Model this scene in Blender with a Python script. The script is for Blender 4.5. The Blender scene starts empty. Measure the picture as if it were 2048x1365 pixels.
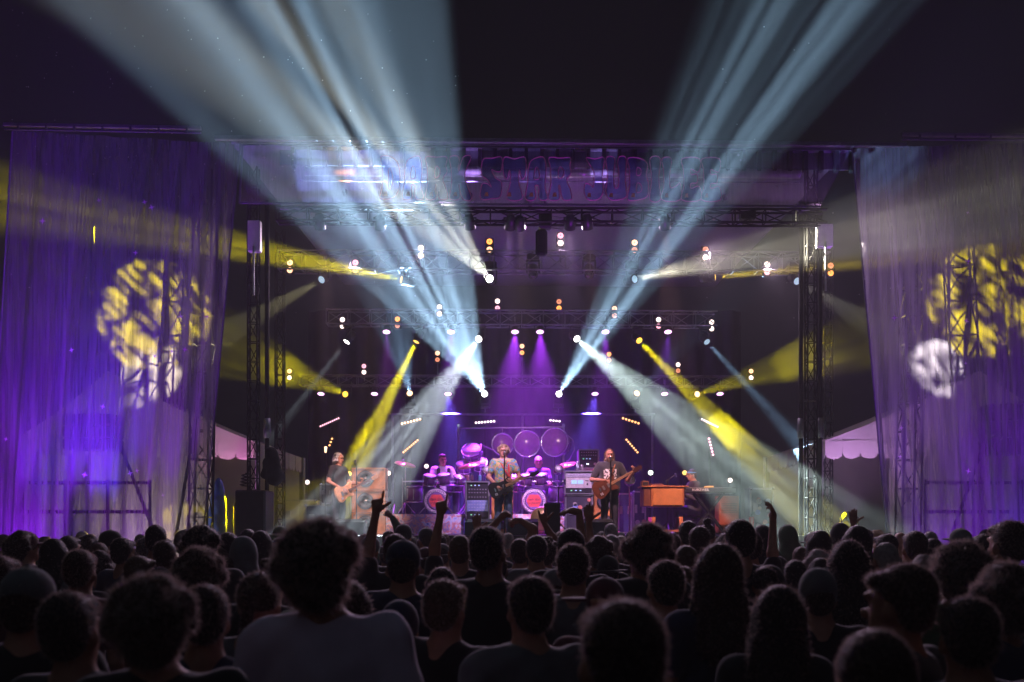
import bpy, bmesh, math, random
import numpy as np
from mathutils import Vector, Matrix, Quaternion

sc = bpy.context.scene
COL = sc.collection
R = math.radians
# ------------------------------------------------------------------ camera
F, HOR, CZ = 1990.0, 1058.0, 1.8          # focal length in photo pixels, horizon row, eye height


def P(px, py, Y):
    """a point of the place seen at photo pixel (px, py), Y metres in front of the viewer"""
    return Vector(((px - 1024) * Y / F, Y, CZ + (HOR - py) * Y / F))


cam = bpy.data.cameras.new('camera')
cam_o = bpy.data.objects.new('camera', cam)
COL.objects.link(cam_o)
sc.camera = cam_o
cam_o.location = (0, 0, CZ)
cam_o.rotation_euler = (math.pi / 2, 0, 0)
cam.sensor_width = 36
cam.lens = 36 * F / 2048
cam.shift_y = (HOR - 682.5) / 2048
cam.clip_start, cam.clip_end = .05, 600
cam.dof.use_dof = True
cam.dof.focus_distance = 19.5
cam.dof.aperture_fstop = 2.8
# ------------------------------------------------------------------ night sky
w = bpy.data.worlds.new('World')
sc.world = w
w.use_nodes = True
wb = w.node_tree.nodes['Background']
wb.inputs[0].default_value = (.0056, .0048, .0074, 1)
wb.inputs[1].default_value = 1.0
vs = sc.view_settings
vs.view_transform = 'Standard'
vs.look = 'None'
vs.exposure = 0
vs.gamma = 1
vs.use_curve_mapping = False
cy = sc.cycles
cy.max_bounces = 5
cy.diffuse_bounces = 3
cy.glossy_bounces = 2
cy.transmission_bounces = 3
cy.volume_bounces = 0
cy.transparent_max_bounces = 10
cy.sample_clamp_indirect = 4
cy.use_denoising = True
cy.use_light_tree = True
HAZE_DENSITY = .0048
BEAM = 1.15                                # one factor on every beam lamp

rnd = random.Random(7)


# ------------------------------------------------------------------ materials
MATS = {}


def M(name, col, rough=.6, metal=0., var=.2, scale=12., bump=0., bscale=60., spec=.5, sheen=0., trans=0.):
    if name in MATS:
        return MATS[name]
    m = bpy.data.materials.new(name)
    m.use_nodes = True
    nt = m.node_tree
    n, L = nt.nodes, nt.links
    b = n['Principled BSDF']
    b.inputs['Roughness'].default_value = rough
    b.inputs['Metallic'].default_value = metal
    b.inputs['Specular IOR Level'].default_value = spec
    if sheen:
        b.inputs['Sheen Weight'].default_value = sheen
    tc = n.new('ShaderNodeTexCoord')
    nz = n.new('ShaderNodeTexNoise')
    nz.inputs['Scale'].default_value = scale
    nz.inputs['Detail'].default_value = 4
    L.new(tc.outputs['Object'], nz.inputs['Vector'])
    mx = n.new('ShaderNodeMix')
    mx.data_type = 'RGBA'
    c = Vector(col)
    mx.inputs[6].default_value = (*(c * (1 - var)), 1)
    mx.inputs[7].default_value = (*[min(1, v) for v in c * (1 + var)], 1)
    mr = n.new('ShaderNodeMapRange')
    mr.inputs['From Min'].default_value = .3
    mr.inputs['From Max'].default_value = .7
    L.new(nz.outputs['Fac'], mr.inputs[0])
    L.new(mr.outputs[0], mx.inputs[0])
    L.new(mx.outputs[2], b.inputs['Base Color'])
    if bump:
        n2 = n.new('ShaderNodeTexNoise')
        n2.inputs['Scale'].default_value = bscale
        L.new(tc.outputs['Object'], n2.inputs['Vector'])
        bp = n.new('ShaderNodeBump')
        bp.inputs['Strength'].default_value = bump
        bp.inputs['Distance'].default_value = .02
        L.new(n2.outputs['Fac'], bp.inputs['Height'])
        L.new(bp.outputs[0], b.inputs['Normal'])
    if trans:
        out = n['Material Output']
        tl = n.new('ShaderNodeBsdfTranslucent')
        L.new(mx.outputs[2], tl.inputs[0])
        ms = n.new('ShaderNodeMixShader')
        ms.inputs[0].default_value = trans
        L.new(b.outputs[0], ms.inputs[1])
        L.new(tl.outputs[0], ms.inputs[2])
        L.new(ms.outputs[0], out.inputs[0])
    MATS[name] = m
    return m


def EM(name, col, strength):
    if name in MATS:
        return MATS[name]
    m = bpy.data.materials.new(name)
    m.use_nodes = True
    b = m.node_tree.nodes['Principled BSDF']
    b.inputs['Base Color'].default_value = (.4, .4, .4, 1)
    b.inputs['Emission Color'].default_value = (*col, 1)
    b.inputs['Emission Strength'].default_value = strength
    m.cycles.emission_sampling = 'NONE'
    MATS[name] = m
    return m


def scrim_mat(name, col, opac, stripes=0):
    """open-weave mesh cloth: part of the light goes straight through"""
    m = bpy.data.materials.new(name)
    m.use_nodes = True
    nt = m.node_tree
    n, L = nt.nodes, nt.links
    n.remove(n['Principled BSDF'])
    out = n['Material Output']
    tr = n.new('ShaderNodeBsdfTransparent')
    df = n.new('ShaderNodeBsdfDiffuse')
    tl = n.new('ShaderNodeBsdfTranslucent')
    df.inputs[0].default_value = (*col, 1)
    tl.inputs[0].default_value = (*col, 1)
    a = n.new('ShaderNodeMixShader')
    a.inputs[0].default_value = .42
    L.new(df.outputs[0], a.inputs[1])
    L.new(tl.outputs[0], a.inputs[2])
    b = n.new('ShaderNodeMixShader')
    tc = n.new('ShaderNodeTexCoord')
    mp = n.new('ShaderNodeMapping')
    mp.inputs['Scale'].default_value = (14, 14, .35)
    nz = n.new('ShaderNodeTexNoise')
    nz.inputs['Scale'].default_value = 1.6
    nz.inputs['Detail'].default_value = 5
    L.new(tc.outputs['Object'], mp.inputs[0])
    L.new(mp.outputs[0], nz.inputs['Vector'])
    mr = n.new('ShaderNodeMapRange')
    mr.inputs['From Min'].default_value = .3
    mr.inputs['From Max'].default_value = .72
    mr.inputs['To Min'].default_value = opac * .72
    mr.inputs['To Max'].default_value = min(.95, opac * 1.3)
    L.new(nz.outputs['Fac'], mr.inputs[0])
    L.new(mr.outputs[0], b.inputs[0])
    L.new(tr.outputs[0], b.inputs[1])
    L.new(a.outputs[0], b.inputs[2])
    L.new(b.outputs[0], out.inputs[0])
    MATS[name] = m
    return m


# ------------------------------------------------------------------ mesh builder
class MB:
    def __init__(s, xf=None):
        s.v, s.f, s.xf = [], [], xf

    def add(s, vs, fs):
        o = len(s.v)
        for p in vs:
            p = Vector(p)
            s.v.append(s.xf @ p if s.xf else p)
        s.f += [tuple(i + o for i in f) for f in fs]
        return s

    def box(s, c, d, rot=None):
        c = Vector(c)
        h = [x / 2 for x in d]
        pts = [Vector((x * h[0], y * h[1], z * h[2])) for x in (-1, 1) for y in (-1, 1) for z in (-1, 1)]
        if rot is not None:
            pts = [rot @ p for p in pts]
        return s.add([c + p for p in pts], [(0, 1, 3, 2), (4, 6, 7, 5), (0, 4, 5, 1), (2, 3, 7, 6), (0, 2, 6, 4), (1, 5, 7, 3)])

    def bar(s, a, b, wd, hg=None):
        a, b = Vector(a), Vector(b)
        d = b - a
        q = d.to_track_quat('X', 'Z').to_matrix()
        return s.box((a + b) / 2, (d.length, wd, hg or wd), q)

    def bevbox(s, c, d, bv=.01, rot=None):
        """box with chamfered edges"""
        x, y, z = [v / 2 for v in d]
        b = min(bv, x * .9, y * .9, z * .9)
        bm = bmesh.new()
        bmesh.ops.create_cube(bm, size=1)
        for v in bm.verts:
            v.co = Vector((v.co.x * d[0], v.co.y * d[1], v.co.z * d[2]))
        bmesh.ops.bevel(bm, geom=bm.edges[:], offset=b, segments=1, affect='EDGES')
        bm.verts.index_update()
        pts = [v.co.copy() for v in bm.verts]
        fs = [tuple(v.index for v in f.verts) for f in bm.faces]
        bm.free()
        if rot is not None:
            pts = [rot @ p for p in pts]
        c = Vector(c)
        return s.add([c + p for p in pts], fs)

    def cyl(s, a, b, r0, r1=None, n=12, cap=True):
        r1 = r0 if r1 is None else r1
        a, b = Vector(a), Vector(b)
        q = (b - a).to_track_quat('Z', 'Y')
        ring = [(math.cos(2 * math.pi * i / n), math.sin(2 * math.pi * i / n)) for i in range(n)]
        vs = [a + q @ Vector((x * r0, y * r0, 0)) for x, y in ring] + [b + q @ Vector((x * r1, y * r1, 0)) for x, y in ring]
        fs = [(i, (i + 1) % n, n + (i + 1) % n, n + i) for i in range(n)]
        if cap:
            fs += [tuple(range(n - 1, -1, -1)), tuple(range(n, 2 * n))]
        return s.add(vs, fs)

    def tube(s, pts, r, n=6, closed=False):
        pts = [Vector(p) for p in pts]
        N = len(pts)
        vs, fs = [], []
        for i, p in enumerate(pts):
            a = pts[(i - 1) % N] if closed or i > 0 else p
            b = pts[(i + 1) % N] if closed or i < N - 1 else p
            d = b - a
            q = (d if d.length > 1e-6 else Vector((0, 0, 1))).to_track_quat('Z', 'Y')
            rr = r[i] if isinstance(r, (list, tuple)) else r
            vs += [p + q @ Vector((rr * math.cos(2 * math.pi * k / n), rr * math.sin(2 * math.pi * k / n), 0)) for k in range(n)]
        for i in range(N if closed else N - 1):
            j = (i + 1) % N
            fs += [(i * n + k, i * n + (k + 1) % n, j * n + (k + 1) % n, j * n + k) for k in range(n)]
        if not closed:
            fs += [tuple(range(n - 1, -1, -1)), tuple(range((N - 1) * n, N * n))]
        return s.add(vs, fs)

    def lathe(s, prof, a, d, n=20):
        """profile (r, h) turned about the axis from a along d"""
        a = Vector(a)
        q = Vector(d).to_track_quat('Z', 'Y')
        vs, fs = [], []
        for r, h in prof:
            vs += [a + q @ Vector((r * math.cos(2 * math.pi * k / n), r * math.sin(2 * math.pi * k / n), h)) for k in range(n)]
        for i in range(len(prof) - 1):
            fs += [(i * n + k, i * n + (k + 1) % n, (i + 1) * n + (k + 1) % n, (i + 1) * n + k) for k in range(n)]
        rs = [p[0] for p in prof]
        if len(prof) >= 3 and min(rs) > .3 * max(rs):        # a ring: close it on itself
            m = (len(prof) - 1) * n
            fs += [(m + k, m + (k + 1) % n, (k + 1) % n, k) for k in range(n)]
            return s.add(vs, fs)
        if prof[0][0] > 1e-4:
            fs.append(tuple(range(n - 1, -1, -1)))
        if prof[-1][0] > 1e-4:
            m = (len(prof) - 1) * n
            fs.append(tuple(range(m, m + n)))
        return s.add(vs, fs)

    def prism(s, poly, d0, d1, o, ax, ay, az):
        """flat polygon in the (ax, ay) plane at o, given thickness along az"""
        o, ax, ay, az = Vector(o), Vector(ax), Vector(ay), Vector(az)
        n = len(poly)
        vs = [o + ax * x + ay * y + az * d0 for x, y in poly] + [o + ax * x + ay * y + az * d1 for x, y in poly]
        fs = [tuple(range(n - 1, -1, -1)), tuple(range(n, 2 * n))] + [(i, (i + 1) % n, n + (i + 1) % n, n + i) for i in range(n)]
        return s.add(vs, fs)

    def ball(s, c, r, nu=10, nv=6):
        r = r if isinstance(r, (tuple, list)) else (r, r, r)
        vs = [(0, 0, -1)] + [(math.cos(2 * math.pi * i / nu) * math.sin(math.pi * j / nv), math.sin(2 * math.pi * i / nu) * math.sin(math.pi * j / nv), -math.cos(math.pi * j / nv)) for j in range(1, nv) for i in range(nu)] + [(0, 0, 1)]
        fs = [(0, 1 + (i + 1) % nu, 1 + i) for i in range(nu)]
        for j in range(nv - 2):
            fs += [(1 + j * nu + i, 1 + j * nu + (i + 1) % nu, 1 + (j + 1) * nu + (i + 1) % nu, 1 + (j + 1) * nu + i) for i in range(nu)]
        k = len(vs) - 1
        fs += [(k, 1 + (nv - 2) * nu + i, 1 + (nv - 2) * nu + (i + 1) % nu) for i in range(nu)]
        return s.add([Vector(c) + Vector((x * r[0], y * r[1], z * r[2])) for x, y, z in vs], fs)

    def build(s, name, mat, parent=None, smooth=False):
        return obj(name, s.v, s.f, mat, parent, smooth)


def wloc(o):
    v = Vector((0, 0, 0))
    while o is not None:
        v = v + o.location
        o = o.parent
    return v


def obj(name, v, f, mat, parent=None, smooth=False):
    """one mesh object from world-space vertices; its origin stays at its parent's origin"""
    me = bpy.data.meshes.new(name)
    off = wloc(parent) if parent is not None else Vector((0, 0, 0))
    me.from_pydata([tuple(Vector(p) - off) for p in v], [], f)
    if smooth:
        me.polygons.foreach_set('use_smooth', [True] * len(me.polygons))
    if mat is not None:
        me.materials.append(mat if not isinstance(mat, str) else MATS[mat])
    o = bpy.data.objects.new(name, me)
    COL.objects.link(o)
    if parent is not None:
        o.parent = parent
    return o


def tag(o, label=None, cat=None, group=None, kind=None):
    if label: o['label'] = label
    if cat: o['category'] = cat
    if group: o['group'] = group
    if kind: o['kind'] = kind
    return o


def thing(name, label, cat, loc=(0, 0, 0), group=None):
    o = bpy.data.objects.new(name, None)
    COL.objects.link(o)
    o.location = loc
    o.empty_display_size = .1
    return tag(o, label, cat, group)


def child_copy(src, parent, name=None):
    c = src.copy()
    COL.objects.link(c)
    c.parent = parent
    for g in src.children:
        d = g.copy()
        COL.objects.link(d)
        d.parent = c
    return c


# ------------------------------------------------------------------ smooth bodies: distance fields turned to one skin
def rc(a, b, ra, rb=None, k=.025):
    return ('c', np.array(a, np.float32), np.array(b, np.float32), ra, ra if rb is None else rb, k)


def el(c, r, k=.03):
    return ('e', np.array(c, np.float32), np.array(r, np.float32), 0, 0, k)


def sdf_mesh(prims, vox, fold=0., seed=0.):
    lo = np.full(3, 9e9)
    hi = -lo
    for t, a, b, ra, rb, k in prims:
        if t == 'c':
            r = max(ra, rb)
            lo = np.minimum(lo, np.minimum(a, b) - r)
            hi = np.maximum(hi, np.maximum(a, b) + r)
        else:
            lo = np.minimum(lo, a - b)
            hi = np.maximum(hi, a + b)
    lo -= .03 + 2 * vox
    hi += .03 + 2 * vox
    n = np.ceil((hi - lo) / vox).astype(int) + 1
    G = [(lo[i] + vox * np.arange(n[i])).astype(np.float32) for i in range(3)]
    Fd = np.full(n, .25, np.float32)
    for t, a, b, ra, rb, k in prims:
        mg = k + 2.5 * vox
        if t == 'c':
            r = max(ra, rb)
            l, h = np.minimum(a, b) - r - mg, np.maximum(a, b) + r + mg
        else:
            l, h = a - b - mg, a + b + mg
        i0 = np.clip(np.floor((l - lo) / vox).astype(int), 0, n - 1)
        i1 = np.clip(np.ceil((h - lo) / vox).astype(int) + 1, 1, n)
        x = G[0][i0[0]:i1[0]][:, None, None]
        y = G[1][i0[1]:i1[1]][None, :, None]
        z = G[2][i0[2]:i1[2]][None, None, :]
        if t == 'c':
            d = b - a
            L2 = float(d @ d) + 1e-9
            tt = np.clip(((x - a[0]) * d[0] + (y - a[1]) * d[1] + (z - a[2]) * d[2]) / L2, 0, 1)
            D = np.sqrt((x - a[0] - tt * d[0]) ** 2 + (y - a[1] - tt * d[1]) ** 2 + (z - a[2] - tt * d[2]) ** 2) - (ra + (rb - ra) * tt)
        else:
            q0 = np.sqrt(((x - a[0]) / b[0]) ** 2 + ((y - a[1]) / b[1]) ** 2 + ((z - a[2]) / b[2]) ** 2)
            q1 = np.sqrt(((x - a[0]) / b[0] ** 2) ** 2 + ((y - a[1]) / b[1] ** 2) ** 2 + ((z - a[2]) / b[2] ** 2) ** 2) + 1e-6
            D = q0 * (q0 - 1) / q1
        s = Fd[i0[0]:i1[0], i0[1]:i1[1], i0[2]:i1[2]]
        hh = np.clip(.5 + .5 * (s - D) / k, 0, 1)
        s[...] = s * (1 - hh) + D * hh - k * hh * (1 - hh)
    if fold:
        x, y, z = G[0][:, None, None], G[1][None, :, None], G[2][None, None, :]
        Fd += fold * (np.sin(17 * x + 9 * z + seed) * np.cos(13 * y - 15 * z + 2 * seed) + .6 * np.sin(31 * x - 22 * z + 3 * seed) * np.cos(27 * y + 19 * z))
    ins = Fd < 0
    c = ins[:-1, :-1, :-1].astype(np.int8)
    tot = c.copy()
    for dx in (0, 1):
        for dy in (0, 1):
            for dz in (0, 1):
                if dx + dy + dz:
                    tot += ins[dx:n[0] - 1 + dx, dy:n[1] - 1 + dy, dz:n[2] - 1 + dz]
    act = np.argwhere((tot > 0) & (tot < 8))
    idx = np.full(tot.shape, -1, np.int64)
    idx[act[:, 0], act[:, 1], act[:, 2]] = np.arange(len(act))
    cn = [(dx, dy, dz) for dx in (0, 1) for dy in (0, 1) for dz in (0, 1)]
    val = {q: Fd[act[:, 0] + q[0], act[:, 1] + q[1], act[:, 2] + q[2]] for q in cn}
    acc = np.zeros((len(act), 3))
    cnt = np.zeros(len(act))
    for i, p in enumerate(cn):
        for q in cn[i + 1:]:
            if sum(abs(p[m] - q[m]) for m in range(3)) != 1:
                continue
            f0, f1 = val[p], val[q]
            mk = (f0 < 0) != (f1 < 0)
            t = np.where(mk, f0 / np.where(mk, f0 - f1, 1), 0)
            for m in range(3):
                acc[:, m] += np.where(mk, p[m] + t * (q[m] - p[m]), 0)
            cnt += mk
    V = lo + vox * (act + acc / np.maximum(cnt, 1)[:, None])
    faces = []
    for ax in range(3):
        u, v_ = (ax + 1) % 3, (ax + 2) % 3
        s0 = [slice(None)] * 3
        s1 = [slice(None)] * 3
        s0[ax], s1[ax] = slice(0, -1), slice(1, None)
        A, B = ins[tuple(s0)], ins[tuple(s1)]
        e = np.argwhere(A != B)
        e = e[(e[:, u] > 0) & (e[:, v_] > 0) & (e[:, u] < n[u] - 1) & (e[:, v_] < n[v_] - 1)]
        if not len(e):
            continue
        flip = ~A[e[:, 0], e[:, 1], e[:, 2]]
        eu = np.zeros(3, int); eu[u] = 1
        ev = np.zeros(3, int); ev[v_] = 1
        q = [e - eu - ev, e - ev, e, e - eu]
        q = np.stack([idx[p[:, 0], p[:, 1], p[:, 2]] for p in q], 1)
        q[flip] = q[flip][:, ::-1]
        faces.append(q[(q >= 0).all(1)])
    return V, np.concatenate(faces)


def sdf_data(name, prims, vox, mat, fold=0., seed=0.):
    V, Q = sdf_mesh(prims, vox, fold, seed)
    me = bpy.data.meshes.new(name)
    me.from_pydata(V.tolist(), [], Q.tolist())
    me.polygons.foreach_set('use_smooth', [True] * len(me.polygons))
    if mat is not None:
        me.materials.append(mat)
    return me


def link_mesh(name, me, parent=None, mat=None):
    o = bpy.data.objects.new(name, me)
    COL.objects.link(o)
    if parent is not None:
        o.parent = parent
    if mat is not None:
        o.material_slots[0].link = 'OBJECT'
        o.material_slots[0].material = mat
    return o


# ------------------------------------------------------------------ shared materials
black = M('black_steel', (.012, .012, .014), .5, .3, .3)
alu = M('aluminium', (.45, .45, .47), .38, .9, .15, 9)
dalu = M('dull_truss_aluminium', (.22, .22, .24), .45, .8, .2, 9)
blk_plastic = M('black_plastic', (.015, .015, .017), .4, 0, .3)
blk_cloth = M('black_cloth', (.012, .012, .014), .95, 0, .3, 8, .3, 90)
chrome = M('chrome', (.75, .75, .78), .15, 1, .05)
wood_or = M('honey_plywood', (.50, .20, .055), .45, 0, .25, 7)
wood_dk = M('walnut', (.16, .055, .025), .4, 0, .3, 9)
white_p = M('white_paint', (.7, .68, .66), .5, 0, .08)
deckm = M('stage_deck', (.05, .048, .05), .55, 0, .35, 5)
grassm = M('trodden_grass', (.02, .022, .012), .95, 0, .5, 3, .6, 30)
tentm = M('tent_canvas', (.52, .5, .47), .8, 0, .08, 2, .2, 6, trans=.3)


# ------------------------------------------------------------------ lamps
def spot(o_parent, pos, tgt, half, watts, col, gobo=None, blend=.22, soft=.05):
    l = bpy.data.lights.new('beam', 'SPOT')
    o = bpy.data.objects.new('beam_light', l)
    COL.objects.link(o)
    pos, tgt = Vector(pos), Vector(tgt)
    o.parent = o_parent
    o.location = pos - (wloc(o_parent) if o_parent else Vector())
    o.rotation_euler = (tgt - pos).to_track_quat('-Z', 'Y').to_euler()
    l.spot_size = R(2 * half)
    l.spot_blend = blend
    l.energy = watts * BEAM
    l.color = col
    l.shadow_soft_size = soft
    if gobo:
        kind, nrep, thr, soft_, seed = gobo
        l.use_nodes = True
        nt = l.node_tree
        n, L = nt.nodes, nt.links
        em = n['Emission']
        em.inputs[0].default_value = (1, 1, 1, 1)
        s = nrep / math.sin(R(half))
        tc = n.new('ShaderNodeTexCoord')
        vr = n.new('ShaderNodeVectorRotate')
        vr.rotation_type = 'Z_AXIS'
        L.new(tc.outputs['Normal'], vr.inputs['Vector'])
        if kind == 'ray':       # slots turned towards the camera so the streaks stay crisp
            q = o.rotation_euler.to_matrix().inverted() @ (Vector((0, 0, CZ)) - (pos + (tgt - pos) * .35))
            vr.inputs['Angle'].default_value = math.pi / 2 - math.atan2(q.y, q.x)
        else:
            vr.inputs['Angle'].default_value = seed * 1.7
        mp = n.new('ShaderNodeMapping')
        mp.inputs['Scale'].default_value = (s, s * {'stripe': .08, 'ray': .035}.get(kind, 1), 0)
        mp.inputs['Location'].default_value = (seed * 7.31, seed * 3.17, seed)
        L.new(vr.outputs[0], mp.inputs[0])
        if kind == 'dots':
            tx = n.new('ShaderNodeTexVoronoi')
            tx.inputs['Scale'].default_value = 1
            L.new(mp.outputs[0], tx.inputs['Vector'])
            src = tx.outputs['Distance']
        else:
            tx = n.new('ShaderNodeTexNoise')
            tx.inputs['Scale'].default_value = 1
            tx.inputs['Detail'].default_value = 2.0 if kind == 'ray' else 2.5
            if kind == 'stripe':
                tx.inputs['Distortion'].default_value = .35
            L.new(mp.outputs[0], tx.inputs['Vector'])
            src = tx.outputs['Fac']
        mr = n.new('ShaderNodeMapRange')
        mr.inputs['From Min'].default_value = thr - soft_
        mr.inputs['From Max'].default_value = thr + soft_
        mr.inputs['To Min'].default_value = .03
        mr.inputs['To Max'].default_value = 1.8
        L.new(src, mr.inputs[0])
        res = mr.outputs[0]
        if kind in ('stripe', 'dots'):      # shade of things in the way put into the pattern as noise
            m2 = n.new('ShaderNodeMapping')
            m2.inputs['Scale'].default_value = (s * .16, s * .16, 0)
            m2.inputs['Location'].default_value = (seed, seed * 2.3, 0)
            L.new(tc.outputs['Normal'], m2.inputs[0])
            t2 = n.new('ShaderNodeTexNoise')
            t2.inputs['Scale'].default_value = 1
            t2.inputs['Detail'].default_value = 3
            L.new(m2.outputs[0], t2.inputs['Vector'])
            r2 = n.new('ShaderNodeMapRange')
            r2.inputs['From Min'].default_value = .42
            r2.inputs['From Max'].default_value = .52
            L.new(t2.outputs['Fac'], r2.inputs[0])
            mu = n.new('ShaderNodeMath')
            mu.operation = 'MULTIPLY'
            L.new(res, mu.inputs[0])
            L.new(r2.outputs[0], mu.inputs[1])
            res = mu.outputs[0]
        L.new(res, em.inputs['Strength'])
    return o

# ================================================================== THE SETTING
DECK = 1.68
g = MB()
g.box((0, 38, -.25), (116, 116, .5))
tag(g.build('ground', grassm), kind='structure')

# ---- stage platform
st = thing('stage_platform', 'raised black stage platform the band plays on', 'stage', (0.33, 17.3, 0))
MB().box((.33, 22.6, DECK - .06), (11.4, 10.6, .12)).build('deck', deckm, st)
MB().box((.33, 17.36, .8), (11.3, .04, 1.58)).build('skirt', blk_cloth, st)
for i in range(6):
    MB().cyl((-4.9 + i * 2.1, 17.8, 0), (-4.9 + i * 2.1, 17.8, DECK - .12), .05).build('leg', dalu, st)

# ---- black drape closing the back of the stage
nv, nu = 8, 170
v, f = [], []
for j in range(nv + 1):
    for i in range(nu + 1):
        x = -5.6 + 11.9 * i / nu
        y = 27.3 + .07 * math.sin(i * .9) + .05 * math.sin(i * .37 + 1)
        v.append((x, y, DECK + 6.1 * j / nv))
for j in range(nv):
    for i in range(nu):
        a = j * (nu + 1) + i
        f.append((a, a + 1, a + nu + 2, a + nu + 1))
drape = obj('back_drape', v, f, M('drape_velour', (.035, .03, .045), .9, 0, .2, 3), None, True)
tag(drape, 'dark pleated drape hanging across the back of the stage', 'drape')


# ---- trusses
def truss(name, label, a, b, sz=.3, seg=.45, mat=None, cat='truss', group=None, rad=.02):
    a, b = Vector(a), Vector(b)
    t = thing(name, label, cat, a, group)
    d = b - a
    L = d.length
    dn = d / L
    up = Vector((0, 0, 1)) if abs(dn.z) < .7 else Vector((0, 1, 0))
    sd = dn.cross(up).normalized()
    up = sd.cross(dn).normalized()
    m = mat or dalu
    cs = [sd * (x * sz / 2) + up * (y * sz / 2) for x, y in ((-1, -1), (1, -1), (1, 1), (-1, 1))]
    for c in cs:
        MB().cyl(a + c, b + c, rad, n=8).build('chord', m, t)
    n = max(2, int(round(L / seg)))
    la = MB()
    for i in range(n):
        p, q = a + d * (i / n), a + d * ((i + 1) / n)
        for k in range(4):
            c0, c1 = cs[k], cs[(k + 1) % 4]
            if i % 2:
                c0, c1 = c1, c0
            la.cyl(p + c0, q + c1, rad * .55, n=5, cap=False)
            la.cyl(p + cs[k], p + cs[(k + 1) % 4], rad * .55, n=5, cap=False)
    la.build('lattice', m, t)
    return t


YA, YB, YC = 20.5, 23.5, 26.0
yf = 16.75
mastm = M('weathered_mast', (.03, .028, .03), .9, 0, .25, 9, spec=.2)
truss('front_lighting_truss', 'long horizontal truss just under the banner at the stage front', P(555, 432, yf), P(1650, 436, yf), .22, .5, mastm)
truss('upper_lighting_truss', 'upper of the three lamp trusses, hung in front above the band', P(560, 524, YA), P(1655, 528, YA), .38, .5)
truss('middle_lighting_truss', 'middle lamp truss hung behind the upper one', P(655, 636, YB), P(1432, 640, YB), .34, .5)
truss('rear_lighting_truss', 'lowest lamp truss at the back of the stage', P(600, 762, YC), P(1482, 764, YC), .26, .5)
for (px, yy, lab) in ((507, 17.1, 'ladder-like front mast at the left edge of the stage'), (1622, 17.1, 'ladder-like front mast at the right edge of the stage'),
                      (560, 20.7, 'rear roof mast left of the upper lamp truss'), (1655, 20.7, 'rear roof mast right of the upper lamp truss')):
    b = P(px, 1000, yy)
    truss('roof_mast', lab, (b.x, yy, 0), (b.x, yy, 8.0), .16, .34, mastm, 'mast', 'masts carrying the stage roof', .016)
# smooth round masts beside the ladder masts
for (px, yy, lab) in ((534, 17.6, 'smooth round post between the left stage mast and the wing'), (1602, 17.6, 'smooth round post inside the right stage mast'), (1640, 17.5, 'thin post outside the right stage mast')):
    b = P(px, 1000, yy)
    po = MB().cyl((b.x, yy, 0), (b.x, yy, 7.6), .04, n=12).build('mast_post', mastm, None, True)
    tag(po, lab, 'post', 'posts beside the stage masts')
    MB().cyl((b.x, yy, 3.4), (b.x, yy, 3.75), .062, n=12).build('collar', dalu, po, True)
# pale hinged boxes on the masts
for (x0, y0, x1, y1, lab) in ((497, 443, 522, 505, 'pale metal box bolted to the left stage mast'), (1633, 450, 1664, 496, 'pale metal box bolted to the right stage mast')):
    a, b = P(x0, y1, 16.9), P(x1, y0, 16.9)
    bx = MB().bevbox((a + b) / 2, (b.x - a.x, .14, b.z - a.z), .012).build('mast_box', white_p)
    tag(bx, lab, 'metal box')
    MB().cyl(((a.x + b.x) / 2, 16.82, a.z + .08), ((a.x + b.x) / 2, 16.82, a.z - .75), .018).build('hinge_rod', alu, bx)

# ---- roof with its front fascia
YR = 16.55
roof = thing('stage_roof', 'flat stage roof with a ribbed fascia behind the banner', 'stage roof', (0, YR, 8))
a, b = P(430, 277, YR), P(1812, 291, YR)
MB().bar(a, b, .09, .06).build('front_rail', alu, roof)
a2, b2 = P(480, 286, YR + .1), P(1700, 297, YR + .1)
MB().bar(a2, b2, .05, .03).build('lower_rail', alu, roof)
rt = MB()
rt.add([(-4.7, YR + .1, 8.26), (5.7, YR + .1, 8.2), (5.7, 28, 8.6), (-4.7, 28, 8.66), (-4.7, YR + .1, 8.3), (5.7, YR + .1, 8.24), (5.7, 28, 8.64), (-4.7, 28, 8.7)],
       [(0, 1, 2, 3), (7, 6, 5, 4), (0, 4, 5, 1), (1, 5, 6, 2), (2, 6, 7, 3), (3, 7, 4, 0)])
rt.build('roof_sheet', M('roof_skin', (.2, .2, .23), .6, 0, .1), roof)
pan = M('fascia_panel_paint', (.15, .15, .18), .5, .1, .15, 6)
x = 560.0
k = 0
while x < 1680:
    yt = 286 + (x - 480) * .009
    a, b = P(x, yt + 44, YR + .45), P(x + 24, yt + 3, YR + .45)
    MB().box((a + b) / 2, (b.x - a.x, .03, b.z - a.z)).build('fascia_panel', pan, roof)
    c = P(x + 27.5, yt + 24, YR + .36)
    MB().box(c, (.058, .14, .40)).build('joist', black, roof)
    x += 31
# round aluminium beam behind the banner
a, b = P(610, 343, YR + .42), P(1600, 348, YR + .42)
MB().cyl(a, b, .078, n=14).build('roof_beam', M('beam_paint', (.62, .6, .6), .4, .2, .1), roof, True)
for (x0, y0, x1, y1) in ((560, 419, 1620, 421), (600, 362, 1600, 366), (1180, 388, 1310, 389), (830, 404, 980, 404), (1270, 395, 1420, 396)):
    MB().cyl(P(x0, y0, YR + .3), P(x1, y1, YR + .3), .014, n=6).build('pipe', alu, roof)

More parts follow.
